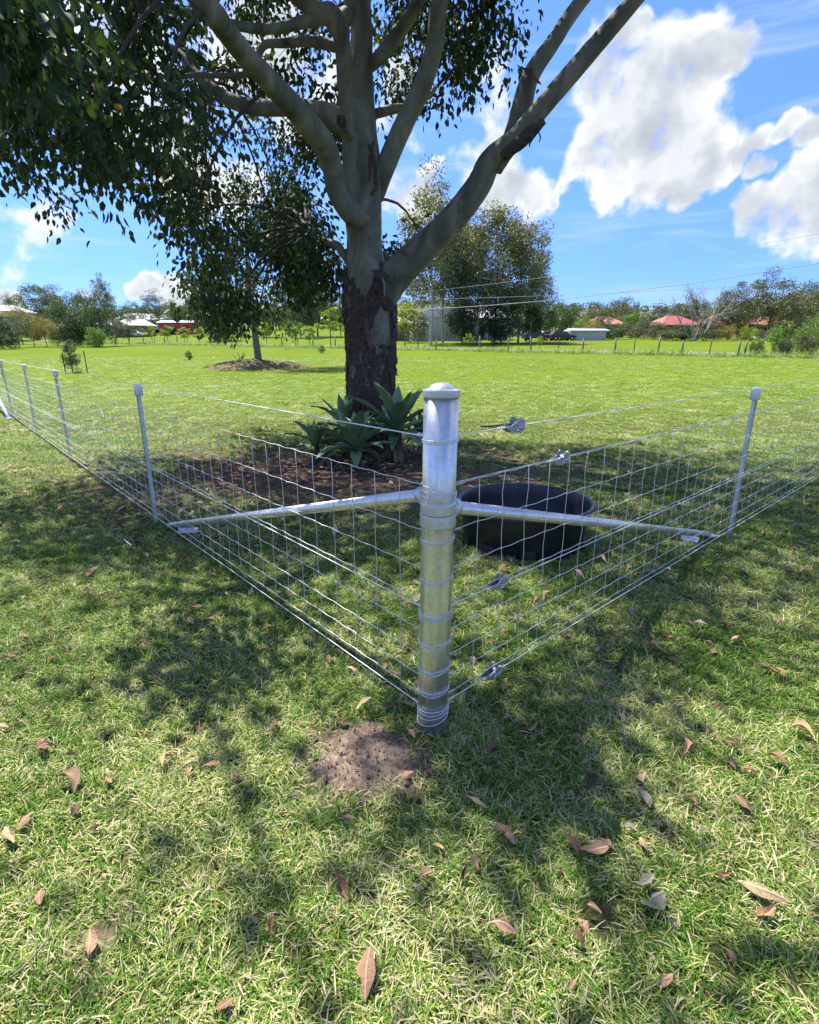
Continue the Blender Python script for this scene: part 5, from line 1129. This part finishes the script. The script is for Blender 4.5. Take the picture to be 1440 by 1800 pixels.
# ================================================================== FALLEN LEAVES AND SMALL THINGS
def litter():
    g = np.random.default_rng(55); var = {}
    for m in range(6):
        for v in range(5):
            n = 9; V = []; w = g.uniform(.12, .28); bd = g.normal(.4, .8); cl = g.uniform(-.3, 1.3); tw = g.normal(0, .9); bite = g.uniform(.25, .9) if v > 1 else 9; sidew = 1 if v % 2 else -1; cv = g.normal(0, .12)
            for i in range(n):
                t = i / (n - 1); ww = w * math.sin(math.pi * min(1, .05 + t * .97)) ** .75 * (1 + .12 * math.sin(9 * t + v))
                if i == n - 1: ww = .01
                z = .16 * math.sin(t * 3.1) * bd + .05; a = tw * (t - .5)
                for k, u in enumerate((-1, -.5, 0, .5, 1)):
                    V.append((u * ww * (.45 if (u * sidew > 0 and abs(t - bite) < .1) else 1) * math.cos(a) + cv * math.sin(3.1 * t), t - .5, z + cl * (abs(u) ** 1.6) * ww * .8 + u * ww * math.sin(a)))
            Fs = [(i * 5 + k, i * 5 + k + 1, i * 5 + 6 + k, i * 5 + 5 + k) for i in range(n - 1) for k in range(4)]
            me = MB().add(V, Fs, True).mesh('fallen_leaf'); me.materials.append(DEADLEAF[m]); var[m, v] = me
    def describe(x, y, L, m):
        rel = np.array([x, y, 0]) - PC; sl_, sr = rel[0] * DL[1] - rel[1] * DL[0], rel[1] * DR[0] - rel[0] * DR[1]     # distance inside each fence run
        hue = ('tan', 'brown', 'pinkish', 'dark', 'ochre', 'greyish')[m]; sz = 'small' if L < .062 else 'large' if L > .084 else 'medium'
        if sl_ > 0 and sr > 0:
            w = 'beside the black tub' if math.hypot(x - .86, y - 3.94) < .95 else 'on the ground under the gum tree' if y > 5.6 else 'just inside the left mesh' if sl_ < .5 else 'just inside the right mesh' if sr < .5 else 'left of the tub inside the corner' if x < .5 else 'right of the tub inside the corner'
            return sz + ' ' + hue + ' fallen leaf ' + w, 'fallen leaves inside the fence corner'
        d = np.linalg.norm(rel[:2])
        w = 'close to the corner post' if d < .55 else 'just outside the left mesh' if x < 0 and sl_ > -.5 and y > 1.9 else 'just outside the right mesh' if x > 0 and sr > -.5 and y > 1.9 else \
            ('on the far left lawn outside the fence' if y > 3 else 'on the left lawn' if y > 1.7 else 'on the lower left lawn') if x < .05 else ('on the far right lawn outside the fence' if y > 3 else 'on the right lawn' if y > 1.7 else 'on the lower right lawn')
        return sz + ' ' + hue + ' fallen leaf ' + w, 'fallen leaves outside the fence'
    def put(x, y, L, an, m, lb, grp, v=None, lift=.026):
        if lb is None: lb, grp = describe(x, y, L, m)
        o = link('fallen_leaf', var[m, g.integers(0, 5) if v is None else v]); o.location = (x, y, float(gz(x, y)) + lift); o.scale = (L, L, L * .9); o.rotation_euler = (g.normal(0, .22), g.normal(0, .22), an); tag(o, lb, 'leaf', grp); return o
    own = [(115, 1392, 60, 1.1, 0, 'large pale tan leaf lying alone at lower left'), (125, 1440, 34, .6, 3, 'dark curled leaf just below the large pale tan one'), (648, 1725, 88, 3.05, 2, 'long pinkish leaf near the bottom edge pointing at the camera'), (1340, 1580, 92, -2.2, 0, 'largest pale brown leaf at lower right'), (1342, 1618, 58, 1.9, 1, 'brown leaf just under the largest one at lower right'), (1042, 1503, 60, 1.5, 2, 'reddish pointed leaf in the lower right middle'), (1002, 1498, 42, .4, 1, 'narrow leaf touching the reddish pointed one'), (1130, 1498, 42, 3.1, 2, 'thin upright pinkish leaf right of the reddish one'), (768, 1500, 32, .9, 4, 'ochre leaf below the corner post'), (880, 1474, 44, 1.5, 1, 'brown leaf lying across another below the post'), (895, 1485, 40, .3, 2, 'pinkish leaf crossing a brown one below the post'), (1275, 1690, 40, .7, 2, 'rounded orange brown leaf at lower right'), (1003, 1740, 26, 2, 2, 'small rounded leaf near the bottom edge right of centre'), (395, 1780, 42, 2.4, 1, 'dark brown leaf touching the bottom edge'), (1195, 1318, 46, 3.1, 2, 'upright pinkish leaf right of the post in the shade'), (888, 1213, 36, 2.8, 4, 'orange leaf beside the low strainer'), (688, 1198, 42, 1.9, 1, 'broad brown leaf left of the post base'), (720, 1246, 36, .5, 2, 'leaf leaning against the left of the post base'), (640, 1246, 40, 2.4, 0, 'pale leaf between the soil patch and the mesh'), (425, 1052, 24, 1.4, 4, 'yellow leaf on the shaded grass at left'), (5, 1287, 34, 1.4, 0, 'pale leaf cut by the left edge'), (375, 1353, 30, 1.9, 4, 'yellow green leaf on sunny grass at left'), (545, 1300, 34, 2.4, 2, 'leaf at the left rim of the soil patch'), (605, 1280, 30, 1.6, 1, 'leaf on the top of the soil patch'), (1140, 1018, 40, 1.4, 5, 'grey leaf under the right mesh'), (1010, 1020, 40, .9, 2, 'brown leaf in front of the tub')]
    pts = []
    for x, y, l, a, m, lb in own:
        p = onground(x, y); dep = proj(p)[2]; put(p[0], p[1], l / F * dep * .86, a, m, lb, None, lift=.024); pts.append(p)
    # the many alike ones
    more = [(838, 1422), (600, 1567), (1037, 1617), (1010, 1665), (1145, 1590), (1030, 1387), (1130, 1378), (862, 1322), (1225, 1103), (1185, 1167), (1085, 1182), (1150, 1140), (1128, 1145), (1070, 1110), (1050, 1150), (1370, 1190), (1355, 1185), (1340, 1178), (160, 1670), (20, 1480), (75, 1590), (80, 1320), (250, 1142), (345, 1075), (152, 1048), (165, 1005), (265, 985), (480, 1285), (330, 1082), (620, 1185), (575, 1135), (520, 1165), (935, 1285), (915, 1275), (1360, 1350), (1405, 1300), (1285, 1352), (1315, 1370), (1440, 1425), (1265, 1550), (1165, 1735), (1375, 1105), (1230, 1105), (1280, 1060), (1300, 1010), (1380, 1000), (1340, 940), (1245, 900), (1120, 880), (1060, 890)]
    for x, y in more:
        p = onground(x, y); put(p[0], p[1], g.uniform(.045, .085), g.uniform(0, 6.28), int(g.choice(6, p=[.22, .26, .26, .1, .06, .1])), None, None)
    n = 0
    while n < 215:
        y = g.uniform(1.0, 6.8) if n < 90 else g.uniform(2.2, 9.5); x = g.uniform(-.8 * y - .3, .8 * y + .3)
        rel = np.array([x, y, 0]) - PC; inside = (rel[1] * DL[0] - rel[0] * DL[1] < 0) and (rel[1] * DR[0] - rel[0] * DR[1] > 0)
        if math.hypot(x - .86, y - 3.94) < .5 or (not inside and g.uniform() < .45) or (x < -1 and y > 6.5 and not inside) or (y < 2 and x < .3 and g.uniform() < .5): continue
        put(x, y, g.uniform(.04, .085), g.uniform(0, 6.28), int(g.choice(6, p=[.2, .27, .22, .15, .04, .12])), None, None); n += 1
    # the rest of the litter under the tree
    mb = MB()
    for k in range(1500):
        a = g.uniform(0, 6.28); rr = abs(g.normal(0, 2.0)); x, y = -.8 + 1.5 * rr * math.cos(a), 6.4 + rr * math.sin(a)
        if k > 1080: y = g.uniform(1.0, 7.5); x = g.uniform(-.75 * y, .8 * y)
        if k > 1250 and x < .2 and y < 3: x = -x
        if y > 10.8 or math.hypot(x - .86, y - 3.94) < .5 or math.hypot(x - TREE[0], y - TREE[1]) < .4: continue
        L = g.uniform(.05, .11) if k < 1080 else g.uniform(.025, .06); an = g.uniform(0, 6.28); c, s_ = math.cos(an), math.sin(an); w = L * g.uniform(.15, .28); z = float(gz(x, y)) + (g.uniform(.004, .03) if k < 1080 else g.uniform(.015, .035)); q = g.normal(0, .02)
        pts = [(0, -L / 2, 0), (w, 0, .012), (0, L / 2, q), (-w, 0, .012), (0, 0, 0)]
        mb.add([(x + px * c - py * s_, y + px * s_ + py * c, z + pz) for px, py, pz in pts], [(0, 1, 4), (1, 2, 4), (2, 3, 4), (3, 0, 4)])
    o = mb.build('leaf_litter', DEADLEAF[1]); tag(o, 'brown leaf litter on the bare soil under the gum tree', 'leaf litter', kind='stuff')
    me = o.data
    for m in (0, 3, 5, 2): me.materials.append(DEADLEAF[m])
    mi = np.repeat(g.integers(0, 5, len(me.polygons) // 4 + 1), 4)[:len(me.polygons)]; me.polygons.foreach_set('material_index', mi.astype(np.int32))
litter()
def stick(pts, r_, name, mat, label, cat, lift=.012):
    P = np.array([onground(*p) for p in pts]) + [0, 0, lift]; o = empty(name, P[0]); tag(o, label, cat)
    MB().tube(catmull(P, 6) - P[0], r_, 7).build('rod' if cat != 'stick' else 'shaft', mat, o)
stick([(20, 1730), (50, 1705), (88, 1660)], .0028, 'stick', M['timber'], 'thin grey stick in the grass at the bottom left', 'stick', .02)
stick([(219, 955), (232, 965)], .0035, 'wire_offcut', M['white_wire'], 'short pale wire offcut on the grass left of the fence', 'wire', .03)
stick([(155, 722), (160, 714), (172, 716), (180, 728), (184, 737)], .009, 'poly_pipe', M['dead_wood'], 'pale curved length of pipe lying in the grass behind the left mesh', 'pipe', .02)
stick([(842, 744), (850, 752), (880, 750), (900, 746)], .02, 'ground_rod', M['twig'], 'dark fallen branch behind the top strainer', 'stick', .03)
stick([(0, 838), (35, 812), (75, 790)], .005, 'ground_rod', M['timber'], 'thin grey rod on the grass at the far left', 'stick', .03)  # thin grey line laid along the ground as a rod
